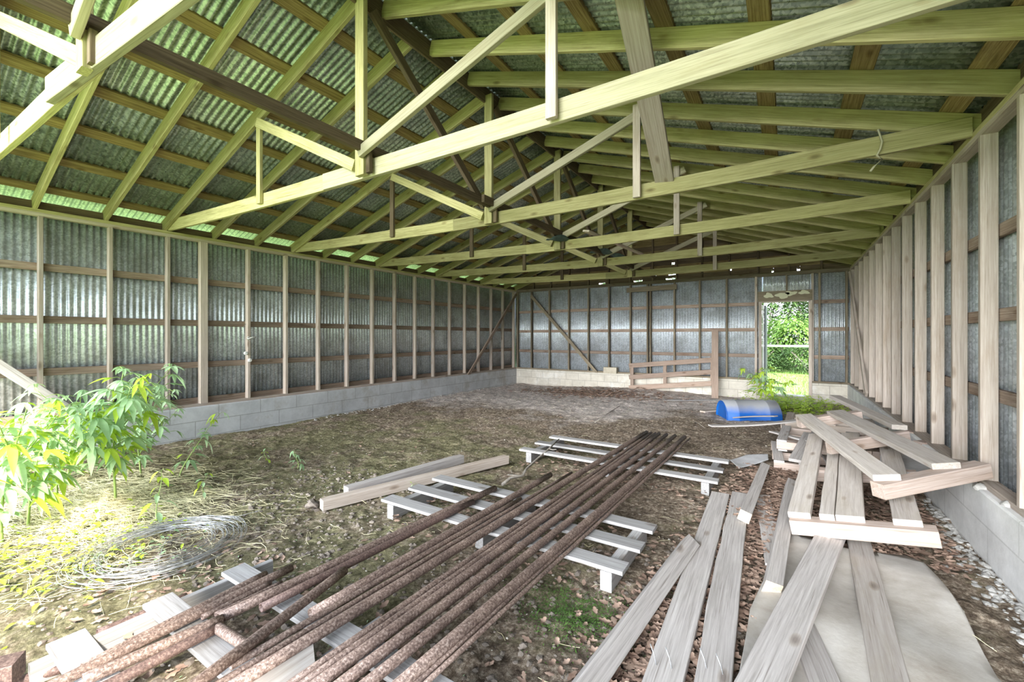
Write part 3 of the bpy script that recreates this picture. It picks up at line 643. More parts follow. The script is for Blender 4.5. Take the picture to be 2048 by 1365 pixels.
bl('timber', (1544, 1180), (1583, 968), 0.085, 0.085, 0.085, W_GREY, 'dark grey square timber with slanted pale end, left of the skid', 'timber', GT, endmat=W_CUT, up=(0.35, 0, 1), skew=(-0.5, 0))
bl('plank', (1327, 1365), (1441, 990), 0.15, 0.038, 0.03, W_GREY, 'wide grey plank with nails, second object right of the gouged timber', 'plank', GP, ext=.35)
bl('plank', (1429, 1365), (1482, 990), 0.145, 0.038, 0.035, W_GREY, 'wavy-edged grey plank with nails under the short cut timber', 'plank', GP, ext=.35, ragged=0.006, side=0.01)
bl('plank', (1552, 1135), (1525, 992), 0.12, 0.025, 0.02, W_GREY, 'dark grey plank lying under the two short timbers', 'plank', GP)
bl('plank', (1527, 1362), (1664, 1068), 0.155, 0.038, 0.12, W_GREY, 'long grey plank lying over the plywood and under the skid', 'plank', GP, ext=.3)
bl('plank', (1780, 1365), (1714, 1069), 0.13, 0.038, 0.06, W_PALE, 'brownish plank crossing the plywood, rightmost of the loose planks', 'plank', GP, ext=.3)
bl('plank', (1648, 1365), (1600, 1245), 0.12, 0.030, 0.045, W_GREY, 'grey plank slanting out from under the long plank over the plywood', 'plank', GP, ext=.3)
bl('timber', (-60, 1362), (38, 1338), 0.10, 0.09, 0.12, RUST2, 'dark block end at the lower left picture corner', 'block', None, ext=.1)

# plywood sheet, warped
def sheet_poly(name, outline, z, mat, label, cat, amp=0.02, th=0.006, n=26, seed=3, rot=0):
    xs = [p[0] for p in outline]; ys = [p[1] for p in outline]; vs = []; idx = {}; fs = []
    def inside(x, y):
        c = False; j = len(outline) - 1
        for i in range(len(outline)):
            if (outline[i][1] > y) != (outline[j][1] > y) and x < (outline[j][0] - outline[i][0]) * (y - outline[i][1]) / (outline[j][1] - outline[i][1] + 1e-12) + outline[i][0]: c = not c
            j = i
        return c
    import bmesh
    bm = bmesh.new(); bv = [bm.verts.new((p[0], p[1], 0)) for p in outline]; bm.faces.new(bv)
    for ax, lo, hi in ((0, min(xs), max(xs)), (1, min(ys), max(ys))):
        for k in range(1, n):
            co = [0, 0, 0]; co[ax] = lo + (hi - lo) * k / n; no = [0, 0, 0]; no[ax] = 1
            bmesh.ops.bisect_plane(bm, geom=bm.verts[:] + bm.edges[:] + bm.faces[:], plane_co=co, plane_no=no)
    for v in bm.verts:
        v.co.z = z + amp * (math.sin(v.co.x * 4.3 + v.co.y * 6.1 + seed) * 0.6 + math.sin(v.co.x * 9 - v.co.y * 3.3 + seed * 2) * 0.3 + 0.9)
    me = bpy.data.meshes.new(name); bm.to_mesh(me); bm.free()
    o = link(name, me, mat, smooth=True); s = o.modifiers.new('thickness', 'SOLIDIFY'); s.thickness = th; s.offset = 1
    return setp(o, label, cat)
PLY = simple('dusty_plywood', (0.36, 0.315, 0.265), 0.85, noise=(0.62, 0.585, 0.54), nscale=3.2, bump=0.3)
ol = [gp(*p, z=.02).to_2d() for p in ((1583, 1077), (1640, 1098), (1700, 1112), (1757, 1115), (1808, 1116), (1848, 1134), (1928, 1241), (1995, 1365))] + [Vector((0.85, 2.2)), Vector((0.8, 1.5)), Vector((-0.25, 1.5))] + [gp(*p, z=.02).to_2d() for p in ((1478, 1365), (1500, 1230))]
sheet_poly('plywood_sheet', ol, 0.03, PLY, 'warped dusty plywood sheet lying on the dirt beneath the planks', 'plywood', amp=0.026)
ol = [gp(*p, z=.03).to_2d() for p in ((1460, 922), (1492, 912), (1536, 911), (1537, 921), (1478, 939))]
sheet_poly('broken_board_piece', ol, 0.03, SHARD, 'pale broken sheet piece at the corner of the far pallet', 'sheet piece', amp=0.01)

# ------------------------------------------------------------------ skids and heap by the right wall
def skid(FL, FR, BL, BR, slats, label, mats, front_h=0.10, front_t=0.10, wd=0.15, th=0.042, far=True):
    """FL..BR: the corners of the slats' upper face; slats run front to back"""
    FL, FR, BL, BR = map(Vector, (FL, FR, BL, BR)); n = (FR - FL).cross(BL - FL).normalized()
    if n.z < 0: n = -n
    t = empty('skid', FL - n * 0.1, label, 'pallet')
    f0, f1 = FL - n * (th + front_h / 2), FR - n * (th + front_h / 2)
    board('front_stringer', f0, f1, front_t, front_h, mats[1], t, up=n)
    if far:
        g0, g1 = BL - n * (th + front_h / 2), BR - n * (th + front_h / 2); board('rear_stringer', g0, g1, front_t, front_h, mats[1], t, up=n)
    m0, m1 = (FL + BL) / 2 - n * (th + front_h / 2), (FR + BR) / 2 - n * (th + front_h / 2)
    board('middle_stringer', m0, m1, front_t * 0.6, front_h, mats[1], t, up=n)
    for s, e, w_ in slats:
        A = FL.lerp(FR, s) - n * th / 2; B = BL.lerp(BR, e) - n * th / 2
        board('slat', A, B, w_, th, mats[0], t, up=n, ragged=0.003)
    return t
skid((0.01, 3.64, 0.245), (0.76, 3.57, 0.375), (0.21, 5.72, 0.43), (0.96, 5.64, 0.56),
     [(0.08, 0.08, 0.135), (0.29, 0.30, 0.085), (0.455, 0.465, 0.155), (0.83, 0.83, 0.14)], 'broad pale skid sloping up to the right, lower of two front ones', (W_PALE, W_PINK), front_h=0.10)
skid((0.50, 3.72, 0.56), (1.12, 4.20, 0.68), (0.10, 5.75, 0.62), (0.66, 6.0, 0.72),
     [(0.10, 0.10, 0.15), (0.66, 0.62, 0.155)], 'tilted pale skid lying on top, one corner on the footing', (W_PALE, W_PINK), front_h=0.10)
GH = 'boards of the heap by the right wall'
setp(board('heap_board', (0.99, 5.93, 0.55), (0.60, 7.95, 0.60), 0.13, 0.05, W_PALE, None), 'long pale board behind the tilted skid, nearest the right wall', 'board', GH)
# flat pallets beneath
def flat_pallet(x0, y0, x1, y1, z, ang, label, mats, n=5, L=None):
    t = empty('pallet', (x0, y0, z), label, 'pallet'); R_ = Matrix.Rotation(math.radians(ang), 3, 'Z'); o0 = Vector((x0, y0, z))
    W_, H_ = x1, y1
    def q(x, y, zz): return o0 + R_ @ Vector((x, y, zz))
    for s in (0.03, 0.5, 0.97): board('stringer', q(0, H_ * s, 0.065), q(W_, H_ * s, 0.065), 0.045, 0.09, mats[1], t)
    for k in range(n):
        x = 0.05 + (W_ - 0.1) * k / (n - 1); board('slat', q(x, 0, 0.12), q(x, H_, 0.12), 0.10 + 0.03 * (k % 2), 0.018, mats[0], t)
    for x in (0.06, W_ - 0.06): board('bottom_slat', q(x, 0, 0.01), q(x, H_, 0.01), 0.09, 0.018, mats[0], t)
    return t
flat_pallet(-0.12, 5.55, 1.08, 1.0, 0.0, 3, 'dark pallet at the bottom of the heap, its pinkish edge facing the camera', (W_GREY, W_PINK))
flat_pallet(-0.10, 5.9, 1.12, 1.0, 0.16, -3, 'pallet on top of the dark bottom one in the heap', (W_GREY, W_PINK), n=4)
flat_pallet(-0.05, 7.3, 1.1, 0.9, 0.0, 2, 'grey notched pallet at the back of the heap near the blue drum', (W_STUD, W_STUD), n=4)
flat_pallet(-0.02, 7.4, 1.05, 0.8, 0.15, -2, 'pallet raised on the notched one at the back of the heap', (W_STUD, W_STUD), n=3)
setp(board('heap_board', (0.98, 6.9, 0.36), (0.6, 5.2, 0.40), 0.14, 0.04, W_PINK, None), 'rust-stained board lying inside the heap under the tilted skid', 'board', GH)
bl('thin_plank', (1420, 852), (1600, 841), 0.10, 0.02, 0.30, W_GREY, 'long thin warped plank jutting left out of the heap', 'plank', None, bow=-0.02, zb=.36)
bl('thin_plank', (1466, 836), (1552, 833), 0.09, 0.018, 0.03, W_STUD, 'thin plank lying across the front of the blue drum', 'plank', None, bow=0.01, zb=.2)
bl('heap_board', (1590, 922), (1618, 868), 0.11, 0.03, 0.24, W_GREY, 'bluish grey board leaning down the left side of the heap', 'board', GH, zb=.34)
bl('heap_board', (1545, 864), (1625, 885), 0.09, 0.02, 0.22, W_GREY, 'short grey board with nails lying left of the skid tops', 'board', GH, zb=.32)
for i, (u, v, u2, v2, z) in enumerate([(1838, 893, 1885, 890, .42), (1818, 872, 1840, 868, .42), (1690, 905, 1790, 915, .36)]):
    bl('heap_block', (u, v), (u2, v2), 0.10, 0.09, z, W_PINK, ['pinkish block end by the wall studs, right of the tilted skid', 'small pinkish block end beyond the larger one by the studs', 'broad pinkish block between the two skids'][i], 'block', 'block ends in the heap')
sheet_poly('sheet_offcut', [Vector(p) for p in ((0.62, 4.45), (0.98, 4.35), (1.08, 5.1), (0.75, 5.3))], 0.40, SHARD, 'pale sheet offcut between the lower and the upper skid', 'sheet piece', amp=0.01)
# rubble on the footing, right
def lump(name, c, r, mat, label=None, cat=None, group=None, squash=0.6, seed=0, parent=None, sub=2):
    import bmesh
    bm = bmesh.new(); bmesh.ops.create_icosphere(bm, subdivisions=sub, radius=1); rg = np.random.default_rng(seed); k = rg.normal(size=(5, 3)) * 2; ph = rg.random(5) * 6
    for v in bm.verts:
        d = v.co.normalized(); q = 1 + 0.11 * sum(math.sin(float(np.dot(k[i], d)) + ph[i]) for i in range(5)); v.co = d * q * r
    for v in bm.verts: v.co.z *= squash
    me = bpy.data.meshes.new(name); bm.to_mesh(me); bm.free()
    o = link(name, me, mat, parent, Matrix.Translation(Vector(c)))
    if cat: setp(o, label, cat, group)
    return o
lump('mortar_lump', (1.17, 3.9, 0.45), 0.045, MORT, 'whitish crumbled mortar lump on the right footing, nearest the camera', 'rubble', 'mortar rubble on the right footing', seed=1)
lump('mortar_lump', (1.13, 4.25, 0.45), 0.045, MORT, 'crumbled mortar lump on the right footing below the tilted skid corner', 'rubble', 'mortar rubble on the right footing', seed=2)

# ------------------------------------------------------------------ blue half drum
def drum():
    A = Vector((-1.02, 8.82, 0.02)); B = Vector((-0.18, 9.22, 0.02)); M, Ln = frame(A, B); r = 0.30
    t = empty('half_drum', (A + B) / 2, 'blue plastic half drum lying cut side down, dusty on top', 'drum')
    vs = []; fs = []; n = 26; th = [math.radians(-18 + 216 * j / n) for j in range(n + 1)]
    xs = [(-.5, .93), (-.485, 1.0), (-.30, 1.0), (-.29, 1.02), (-.27, 1.02), (-.26, 1.0), (.0, 1.0), (.26, 1.0), (.27, 1.02), (.29, 1.02), (.30, 1.0), (.485, 1.0), (.5, .93)]
    for x, q in xs:
        for a in th: vs.append((x * Ln, r * q * math.cos(a), r * q * math.sin(a)))
    for i in range(len(xs) - 1):
        for j in range(n): a = i * (n + 1) + j; fs.append((a, a + 1, a + n + 2, a + n + 1))
    o = link('drum_shell', mesh('drum_shell', vs, fs), BLUE_DUST, t, M, smooth=True); s = o.modifiers.new('t', 'SOLIDIFY'); s.thickness = 0.008
    for k, x in enumerate((-.5, .5)):
        v2 = [(x * Ln * 1.0, r * .94 * math.cos(a), r * .94 * math.sin(a)) for a in th]; v2 += [(x * Ln * 0.96, r * .80 * math.cos(a), r * .80 * math.sin(a)) for a in th]
        f2 = [(j, j + 1, n + 2 + j, n + 1 + j) for j in range(n)] + [tuple(range(n + 1, 2 * n + 2))]
        o = link('drum_end', mesh('drum_end', v2, f2), BLUE, t, M); s = o.modifiers.new('t', 'SOLIDIFY'); s.thickness = 0.008
        o['label'] = 'clean bright blue end of the drum'
drum()

# ------------------------------------------------------------------ rack and post at the back wall, block on the footing
t = empty('slatted_rack', (-2.5, 11.4, 0.1), 'reddish slatted wooden rack leaning against the back wall', 'rack')
def rk(u, v, y): return yp(u, v, y)
for (v0_, v1_, y) in ((732, 720, 11.60), (755, 744, 11.52), (776, 767, 11.45)):
    board('slat', rk(1258, v0_, y), rk(1429, v1_, y), 0.125, 0.02, W_RED, t, up=(0, 1, 0.25))
for u, va, vb in ((1264, 731, 779), (1330, 730, 768), (1425, 714, 769)):
    board('upright', rk(u, va, 11.64), rk(u, vb, 11.49), 0.09, 0.035, W_RED, t, up=(0, 1, 0.25))
setp(board('leaning_board', yp(1430, 797, 11.25), yp(1430, 661, 11.66), 0.15, 0.03, W_RED, None, up=(0, 1, 0.2)), 'upright reddish board leaning on the back wall right of the slatted rack', 'board')
BLK = simple('tan_block', (0.42, 0.36, 0.27), 0.9, noise=(0.60, 0.54, 0.43), nscale=9, bump=0.3)
setp(board('concrete_block', (-4.40, YB - 0.02, ZS + 0.085), (-4.02, YB - 0.02, ZS + 0.085), 0.16, 0.17, BLK, None), 'tan concrete block standing on the back footing left of the rack', 'block')
bl('thin_strip', (1330, 801), (1500, 801), 0.05, 0.02, 0.03, W_SLAT, 'long thin pale strip on the dirt before the back doorway', 'strip')
bl('loose_board', (1405, 824), (1440, 820), 0.12, 0.03, 0.03, W_STUD, 'short rotten board lying left of the blue drum', 'board')

# ------------------------------------------------------------------ wire coil
def coil():
    c = Vector((-3.66, 1.20, 0)); rg = random.Random(5); vs = []; fs = []
    for k in range(34):
        rx = rg.uniform(0.26, 0.47); ry = rx * rg.uniform(0.9, 1.1); ox, oy = rg.uniform(-.03, .03), rg.uniform(-.04, .04); z0 = rg.uniform(.01, .05); a0 = rg.uniform(0, 6.28); ph = rg.uniform(0, 6)
        span = rg.uniform(3.6, 6.4); P = []
        for j in range(44):
            a = a0 + span * j / 43; x = rx * (1 + .03 * math.sin(5 * a + ph)) * math.cos(a) + ox; y = ry * (1 + .03 * math.sin(4 * a + ph)) * math.sin(a) + oy
            P.append((x, y, z0 + .015 * math.sin(2 * a + ph) + 0.012))
        tube_pts(P, 0.0019, 4, vs, fs, cap=False)
    for k in range(3):
        a = rg.uniform(0, 6.28); P = [(0.3 * math.cos(a) * q + .1 * q * q, 0.45 * math.sin(a) * q, .05 + .03 * q) for q in np.linspace(-1, 1.4, 9)]; tube_pts(P, .0019, 4, vs, fs, cap=False)
    o = link('wire_coil', mesh('wire_coil', vs, fs), M_WIRE, None, Matrix.Translation(c), smooth=True)
    setp(o, 'loose coil of grey fencing wire on the ground at left', 'wire coil')
coil()

# ------------------------------------------------------------------ plants
def lobe(L, W_, n=5):
    return [(L * s, W_ * math.sin(math.pi * s ** 0.85) * 0.5) for s in np.linspace(0, 1, n + 1)]
def add_leaf(vs, fs, base, dirv, size, lobes, droop=0.5, rg=random):
    d = Vector(dirv).normalized(); u = Vector((0, 0, 1)); side = d.cross(u)
    if side.length < 0.1: side = Vector((1, 0, 0))
    side.normalize(); up = side.cross(d).normalized()
    for k in range(lobes):
        ang = (k - (lobes - 1) / 2) * math.radians(38 if lobes > 3 else 42); L_ = size * (1 - 0.22 * abs(k - (lobes - 1) / 2)); W_ = L_ * (0.30 if lobes > 1 else 0.45)
        dd = d * math.cos(ang) + side * math.sin(ang); ss = -d * math.sin(ang) + side * math.cos(ang); b0 = len(vs); pr = lobe(L_, W_)
        for (x, y) in pr:
            z = -droop * x * x / max(size, 1e-3)
            c = Vector(base) + dd * x + up * z * 1.0 + Vector((0, 0, -droop * x * 0.4))
            vs.append(c - ss * y + up * y * 0.35); vs.append(c); vs.append(c + ss * y + up * y * 0.35)
        for i in range(len(pr) - 1):
            a = b0 + i * 3; fs.append((a, a + 1, a + 4, a + 3)); fs.append((a + 1, a + 2, a + 5, a + 4))
def weed(base, h, lean, nn, lsize, label, cat='weed', group=None, spread=0.22, lob=(3, 5), seed=0, ymix=0.25, stem_r=0.008, name='tall_weed', branches=0, dens=2):
    rg = random.Random(seed); base = Vector(base); base.z = float(gz(base.x, base.y)) - 0.005
    t = empty(name, base, label, cat, group); lean = Vector(lean)
    stem = [base + lean * (s ** 1.5) * h + Vector((0.02 * math.sin(5 * s + seed), 0.02 * math.cos(4 * s + seed), h * s * math.sqrt(max(0.1, 1 - lean.length ** 2 * 0.4)))) for s in np.linspace(0, 1, 9)]
    sv, sf = [], []
    tube_pts([p - base for p in stem], stem_r, 7, sv, sf, taper=0.35)
    axes = [stem]
    for k in range(branches):
        s0 = rg.uniform(0.25, 0.7); i0 = int(s0 * 8); p = stem[i0]; a = rg.uniform(0, 6.28); L_ = h * rg.uniform(0.3, 0.5)
        ax = [p + Vector((math.cos(a), math.sin(a), 0)) * spread * 1.5 * s + Vector((0, 0, L_ * s)) for s in np.linspace(0, 1, 6)]
        axes.append(ax); tube_pts([q - base for q in ax], stem_r * .6, 5, sv, sf, taper=0.4)
    lv, lf, yv, yf = [], [], [], []
    for ai, ax in enumerate(axes):
        m = nn if ai == 0 else max(3, nn // 2)
        for k in range(m):
            s = 0.22 + 0.78 * k / max(1, m - 1); f_ = s * (len(ax) - 1); i = min(int(f_), len(ax) - 2); p = ax[i].lerp(ax[i + 1], f_ - i)
            for q in range(dens):
                a = k * 1.57 + q * 2 * math.pi / dens + rg.uniform(-.5, .5); dv = Vector((math.cos(a), math.sin(a), rg.uniform(0.1, 0.7)))
                pl = spread * rg.uniform(.5, 1.0) * (1.15 - 0.7 * s); e = p + dv.normalized() * pl
                tube_pts([p - base, (p + e) / 2 + Vector((0, 0, .01)) - base, e - base], stem_r * 0.28, 4, sv, sf, cap=False)
                tgt = (yv, yf) if rg.random() < ymix else (lv, lf)
                add_leaf(tgt[0], tgt[1], e - base, Vector((dv.x, dv.y, rg.uniform(-.5, .35))), lsize * rg.uniform(.6, 1.1) * (1.1 - 0.35 * s), rg.choice(lob), droop=rg.uniform(.2, .8), rg=rg)
    T = Matrix.Translation(base)
    link('stem', mesh('stem', sv, sf), STEM, t, T, smooth=True)
    if lf: link('foliage', mesh('foliage', lv, lf), LEAF, t, T, smooth=True)
    if yf: o = link('foliage', mesh('foliage', yv, yf), LEAF_Y, t, T, smooth=True); o['label'] = 'yellow-green leaves'
    return t
GW = 'tall leafy weeds by the left wall'
weed((-5.22, 1.33, 0), 1.2, (0.02, 0.05, 0), 15, 0.21, 'tallest bushy weed with lobed leaves, standing in straw near the left wall', group=GW, seed=1, branches=7, spread=0.27, dens=2, stem_r=.011)
weed((-4.83, 0.62, 0), 1.0, (0.0, 0.1, 0), 11, 0.20, 'leafy weed at the left picture edge, closest to the camera', group=GW, seed=2, branches=4, spread=0.22, ymix=.5, stem_r=.011)
weed((-5.08, 0.80, 0), 0.98, (-0.05, 0.1, 0), 11, 0.20, 'leafy weed with kinked stem, second from the left picture edge', group=GW, seed=3, branches=4, spread=0.22, ymix=.4, stem_r=.011)
weed((-6.3, 1.25, 0), 0.95, (0.0, 0.1, 0), 11, 0.18, 'leafy weed against the left wall under the pale brace', group=GW, seed=4, branches=5, spread=0.22, stem_r=.009)
weed((-6.0, 1.75, 0), 0.9, (0.0, 0.0, 0), 11, 0.18, 'leafy weed behind the tallest one, close to the block footing', group=GW, seed=14, branches=5, spread=0.22, ymix=.1, stem_r=.009)
weed((-5.45, 1.0, 0), 0.85, (-0.05, -0.1, 0), 10, 0.15, 'leafy weed between the tallest one and the kinked one', group=GW, seed=24, branches=4, spread=0.22, ymix=.5, stem_r=.009)
weed((-5.55, 1.95, 0), 0.75, (0.5, 0.35, 0), 8, 0.13, 'leaning weed with drooping lobed leaves right of the tallest one', group=GW, seed=5, spread=0.10, ymix=.15, stem_r=.006)
GS = 'small seedlings on the moss'
weed((-4.72, 2.78, 0), 0.22, (0.1, 0, 0), 4, 0.09, 'small upright seedling in mid moss between weeds and timbers', 'seedling', GS, name='seedling', spread=0.05, lob=(1, 3), seed=6, stem_r=.004)
weed((-5.3, 2.75, 0), 0.16, (0, 0, 0), 4, 0.07, 'small seedling left of the upright one on the moss', 'seedling', GS, name='seedling', spread=0.05, lob=(1,), seed=7, stem_r=.003)
weed((-4.59, 1.82, 0), 0.22, (0, 0, 0), 5, 0.08, 'small seedling with pointed leaves behind the wire coil', 'seedling', GS, name='seedling', spread=0.06, lob=(1,), seed=8, stem_r=.003)
weed((-4.27, 1.37, 0), 0.42, (-.1, .0, 0), 6, 0.10, 'slender pale seedling just beyond the wire coil', 'seedling', GS, name='seedling', spread=0.08, lob=(1,), seed=9, ymix=.7, stem_r=.004)
weed((-4.6, 1.05, 0), 0.22, (.1, 0, 0), 5, 0.09, 'small yellowish seedling in the straw left of the coil', 'seedling', GS, name='seedling', spread=0.07, lob=(1,), seed=10, ymix=.7, stem_r=.004)
weed((-3.1, 6.0 - 3.0, 0), 0.08, (0, 0, 0), 3, 0.03, 'tiny green sprout near the timbers', 'seedling', GS, name='seedling', spread=0.03, lob=(1,), seed=11, stem_r=.002)
# by the back door
weed((-0.40, 10.7, 0), 0.80, (0.05, 0, 0), 9, 0.25, 'bright green plant with lobed leaves in front of the back doorway', 'plant', None, seed=12, spread=0.28, lob=(5,), ymix=.6, stem_r=.008, name='doorway_plant', branches=4)
def ground_cover(name, cx, cy, sx2, sy2, n, size, mat, label, seed, hmax=0.1, lob=1):
    rg = random.Random(seed); vs, fs = [], []
    for k in range(n):
        x, y = rg.gauss(cx, sx2), rg.gauss(cy, sy2)
        if x > XR - 0.16 or x < XL + 0.16 or y > YB - .2: continue
        z = float(gz(x, y)) + rg.uniform(0.01, hmax); a = rg.uniform(0, 6.28)
        add_leaf(vs, fs, (x, y, z), (math.cos(a), math.sin(a), rg.uniform(-.1, .5)), size * rg.uniform(.6, 1.2), lob, droop=.3)
    o = link(name, mesh(name, vs, fs), mat, smooth=True); return setp(o, label, 'ground cover', None, 'stuff')
ground_cover('low_fern_growth', 0.15, 10.3, 0.42, 0.36, 1100, 0.09, LEAF_Y, 'low bright green growth on the floor inside the back doorway', 1, 0.24, 3)
ground_cover('creeping_vine_leaves', -4.15, 0.72, 0.35, 0.33, 420, 0.055, LEAF_Y, 'creeping yellow-green vine leaves on the ground at lower left', 2, 0.09)
ground_cover('creeping_vine_leaves', -3.75, 1.0, 0.25, 0.25, 120, 0.045, LEAF, 'creeping green vine leaves beside the wire coil', 3, 0.07)
ground_cover('tiny_moss_sprouts', -3.9, 2.6, 1.2, 1.2, 1500, 0.013, LEAF, 'tiny green sprouts scattered over the moss', 4, 0.015)

ground_cover('moss_patch', -0.95, 2.15, 0.16, 0.13, 2600, 0.013, MOSS, 'vivid green moss patch on dark soil beside the middle pallet corner', 5, 0.01)
# straw, leaf litter, chips, clods
def scatter_strips(name, n, gen, label, mat, wmin=0.0007, wmax=0.0017, lmin=.08, lmax=.3, seed=0, cat='straw', hz=0.03):
    rg = random.Random(seed); vs, fs = [], []
    for k in range(n):
        x, y = gen(rg); a = rg.gauss(0.3, 0.9); L_ = rg.uniform(lmin, lmax); z = float(gz(x, y)) + rg.uniform(.003, hz); w2 = rg.uniform(wmin, wmax); cv = rg.uniform(-.2, .2)
        b0 = len(vs); m = 4
        for i in range(m + 1):
            s = i / m - .5; aa = a + cv * s * 3; px, py = x + L_ * s * math.cos(aa), y + L_ * s * math.sin(aa); zz = max(z + .01 * math.cos(s * 5 + k), float(gz(px, py)) + .002)
            vs += [(px - w2 * math.sin(a), py + w2 * math.cos(a), zz), (px, py, zz + w2), (px + w2 * math.sin(a), py - w2 * math.cos(a), zz)]
        for i in range(m): q = b0 + i * 3; fs += [(q, q + 1, q + 4, q + 3), (q + 1, q + 2, q + 5, q + 4)]
    return setp(link(name, mesh(name, vs, fs), mat), label, cat, None, 'stuff')
scatter_strips('straw_litter', 4200, lambda r: (max(XL + .25, r.gauss(-5.1, .75)), r.gauss(1.25, .42)), 'matted pale straw on the ground around the tall weeds', STRAW, seed=3)
scatter_strips('straw_litter', 500, lambda r: (r.uniform(-7, 0.9), r.uniform(0.6, 9)), 'thin dry stems scattered over the dirt floor', STRAW, lmin=.03, lmax=.16, seed=4, hz=.01)
def litter(name, n, gen, label, seed, size=0.05, mat=DRY):
    rg = random.Random(seed); vs, fs = [], []
    for k in range(n):
        x, y = gen(rg); z = float(gz(x, y)) + rg.uniform(.004, .04); a = rg.uniform(0, 6.28); L_ = size * rg.uniform(.6, 1.4); cu = rg.uniform(-.5, .9); tx, ty = rg.uniform(-.4, .4), rg.uniform(-.4, .4); b0 = len(vs); m = 6
        for i in range(m + 1):
            s = i / m; w2 = L_ * 0.32 * math.sin(math.pi * min(1, s * .95 + .03)) * (1 if i % 2 else 0.6)
            for q in (-1, 0, 1):
                lx, ly = L_ * (s - .5), w2 * q; zz = z + abs(q) * w2 * cu + 0.25 * L_ * cu * (2 * s - 1) ** 2 + tx * lx * .5 + ty * ly * .5
                vs.append((x + lx * math.cos(a) - ly * math.sin(a), y + lx * math.sin(a) + ly * math.cos(a), max(zz, float(gz(x, y)) - .005)))
        for i in range(m): q = b0 + i * 3; fs += [(q, q + 1, q + 4, q + 3), (q + 1, q + 2, q + 5, q + 4)]
    return setp(link(name, mesh(name, vs, fs), mat, smooth=True), label, 'leaf litter', None, 'stuff')
litter('dry_leaf_litter', 5200, lambda r: (lambda y: (-0.52 + .115 * (y - 1.5) + r.gauss(0, .17), y))(r.uniform(1.3, 5.6)), 'brown oak leaves drifted between the grey planks and the skid', 1)
litter('dry_leaf_litter', 2200, lambda r: (r.uniform(-0.1, 1.0), r.uniform(3.75, 5.6)), 'brown oak leaves under and around the skids', 2)
litter('dry_leaf_litter', 1100, lambda r: (r.gauss(-4.2, .95), r.gauss(10.4, .35)), 'brown leaves heaped before the back wall', 3, size=.09)
litter('dry_leaf_litter', 420, lambda r: (r.uniform(-2.7, -0.6), r.uniform(4.1, 5.4)), 'brown leaves lying under the far pallet', 4)
litter('dry_leaf_litter', 260, lambda r: (r.uniform(-2.8, -0.8), r.uniform(2.3, 3.3)), 'brown leaves lying under the middle pallet', 5)
litter('dry_leaf_litter', 260, lambda r: (r.uniform(-3.4, -0.6), r.uniform(0.6, 1.6)), 'dry leaves caught among the near pipes', 6)
litter('dry_leaf_litter', 350, lambda r: (r.uniform(-7, 1), r.uniform(1.5, 10.5)), 'single dry leaves strewn over the floor', 7, size=.05)
def stones(name, n, gen, label, mat, r0, r1, seed, cat='soil'):
    rg = random.Random(seed); vs, fs = [], []
    ico = [(0, 0, 1), (.894, 0, .447), (.276, .851, .447), (-.724, .526, .447), (-.724, -.526, .447), (.276, -.851, .447), (.724, .526, -.447), (-.276, .851, -.447), (-.894, 0, -.447), (-.276, -.851, -.447), (.724, -.526, -.447), (0, 0, -1)]
    fc = [(0, 1, 2), (0, 2, 3), (0, 3, 4), (0, 4, 5), (0, 5, 1), (1, 6, 2), (2, 7, 3), (3, 8, 4), (4, 9, 5), (5, 10, 1), (2, 6, 7), (3, 7, 8), (4, 8, 9), (5, 9, 10), (1, 10, 6), (11, 7, 6), (11, 8, 7), (11, 9, 8), (11, 10, 9), (11, 6, 10)]
    for k in range(n):
        x, y = gen(rg); r = rg.uniform(r0, r1) * rg.uniform(.5, 1); b0 = len(vs); z = float(gz(x, y))
        for p in ico: q = rg.uniform(.7, 1.2); vs.append((x + p[0] * r * q, y + p[1] * r * q, z + p[2] * r * q * .6))
        fs += [(a + b0, b2 + b0, c + b0) for a, b2, c in fc]
    return setp(link(name, mesh(name, vs, fs), mat), label, cat, None, 'stuff')
stones('soil_clods', 2600, lambda r: (r.uniform(-4.5, -0.2), r.uniform(0.5, 3.2)), 'dark crumbly soil clods among the pipes and pallets', STONE, .008, .03, 1)
stones('soil_clods', 2200, lambda r: (r.uniform(-7.2, 1.0), r.uniform(2.5, 11.4)), 'small soil crumbs over the rest of the floor', STONE, .006, .02, 2)
stones('pale_stone_chips', 1600, lambda r: (r.uniform(-7.2, 1.0), r.uniform(0.6, 11.0)), 'pale stone and wood chips scattered on the dirt', CHIP, .003, .012, 3, 'chips')
stones('mortar_crumbs', 420, lambda r: (XR - 0.05 - abs(r.gauss(0, .07)), r.uniform(2.6, 5.4)), 'whitish mortar crumbs along the foot of the right wall', MORT, .008, .032, 4, 'rubble')
stones('mortar_crumbs', 380, lambda r: (XL + 0.08 + abs(r.gauss(0, .07)), r.uniform(4.5, 11.6)), 'grey mortar crumbs along the foot of the left wall', MORT, .008, .032, 5, 'rubble')

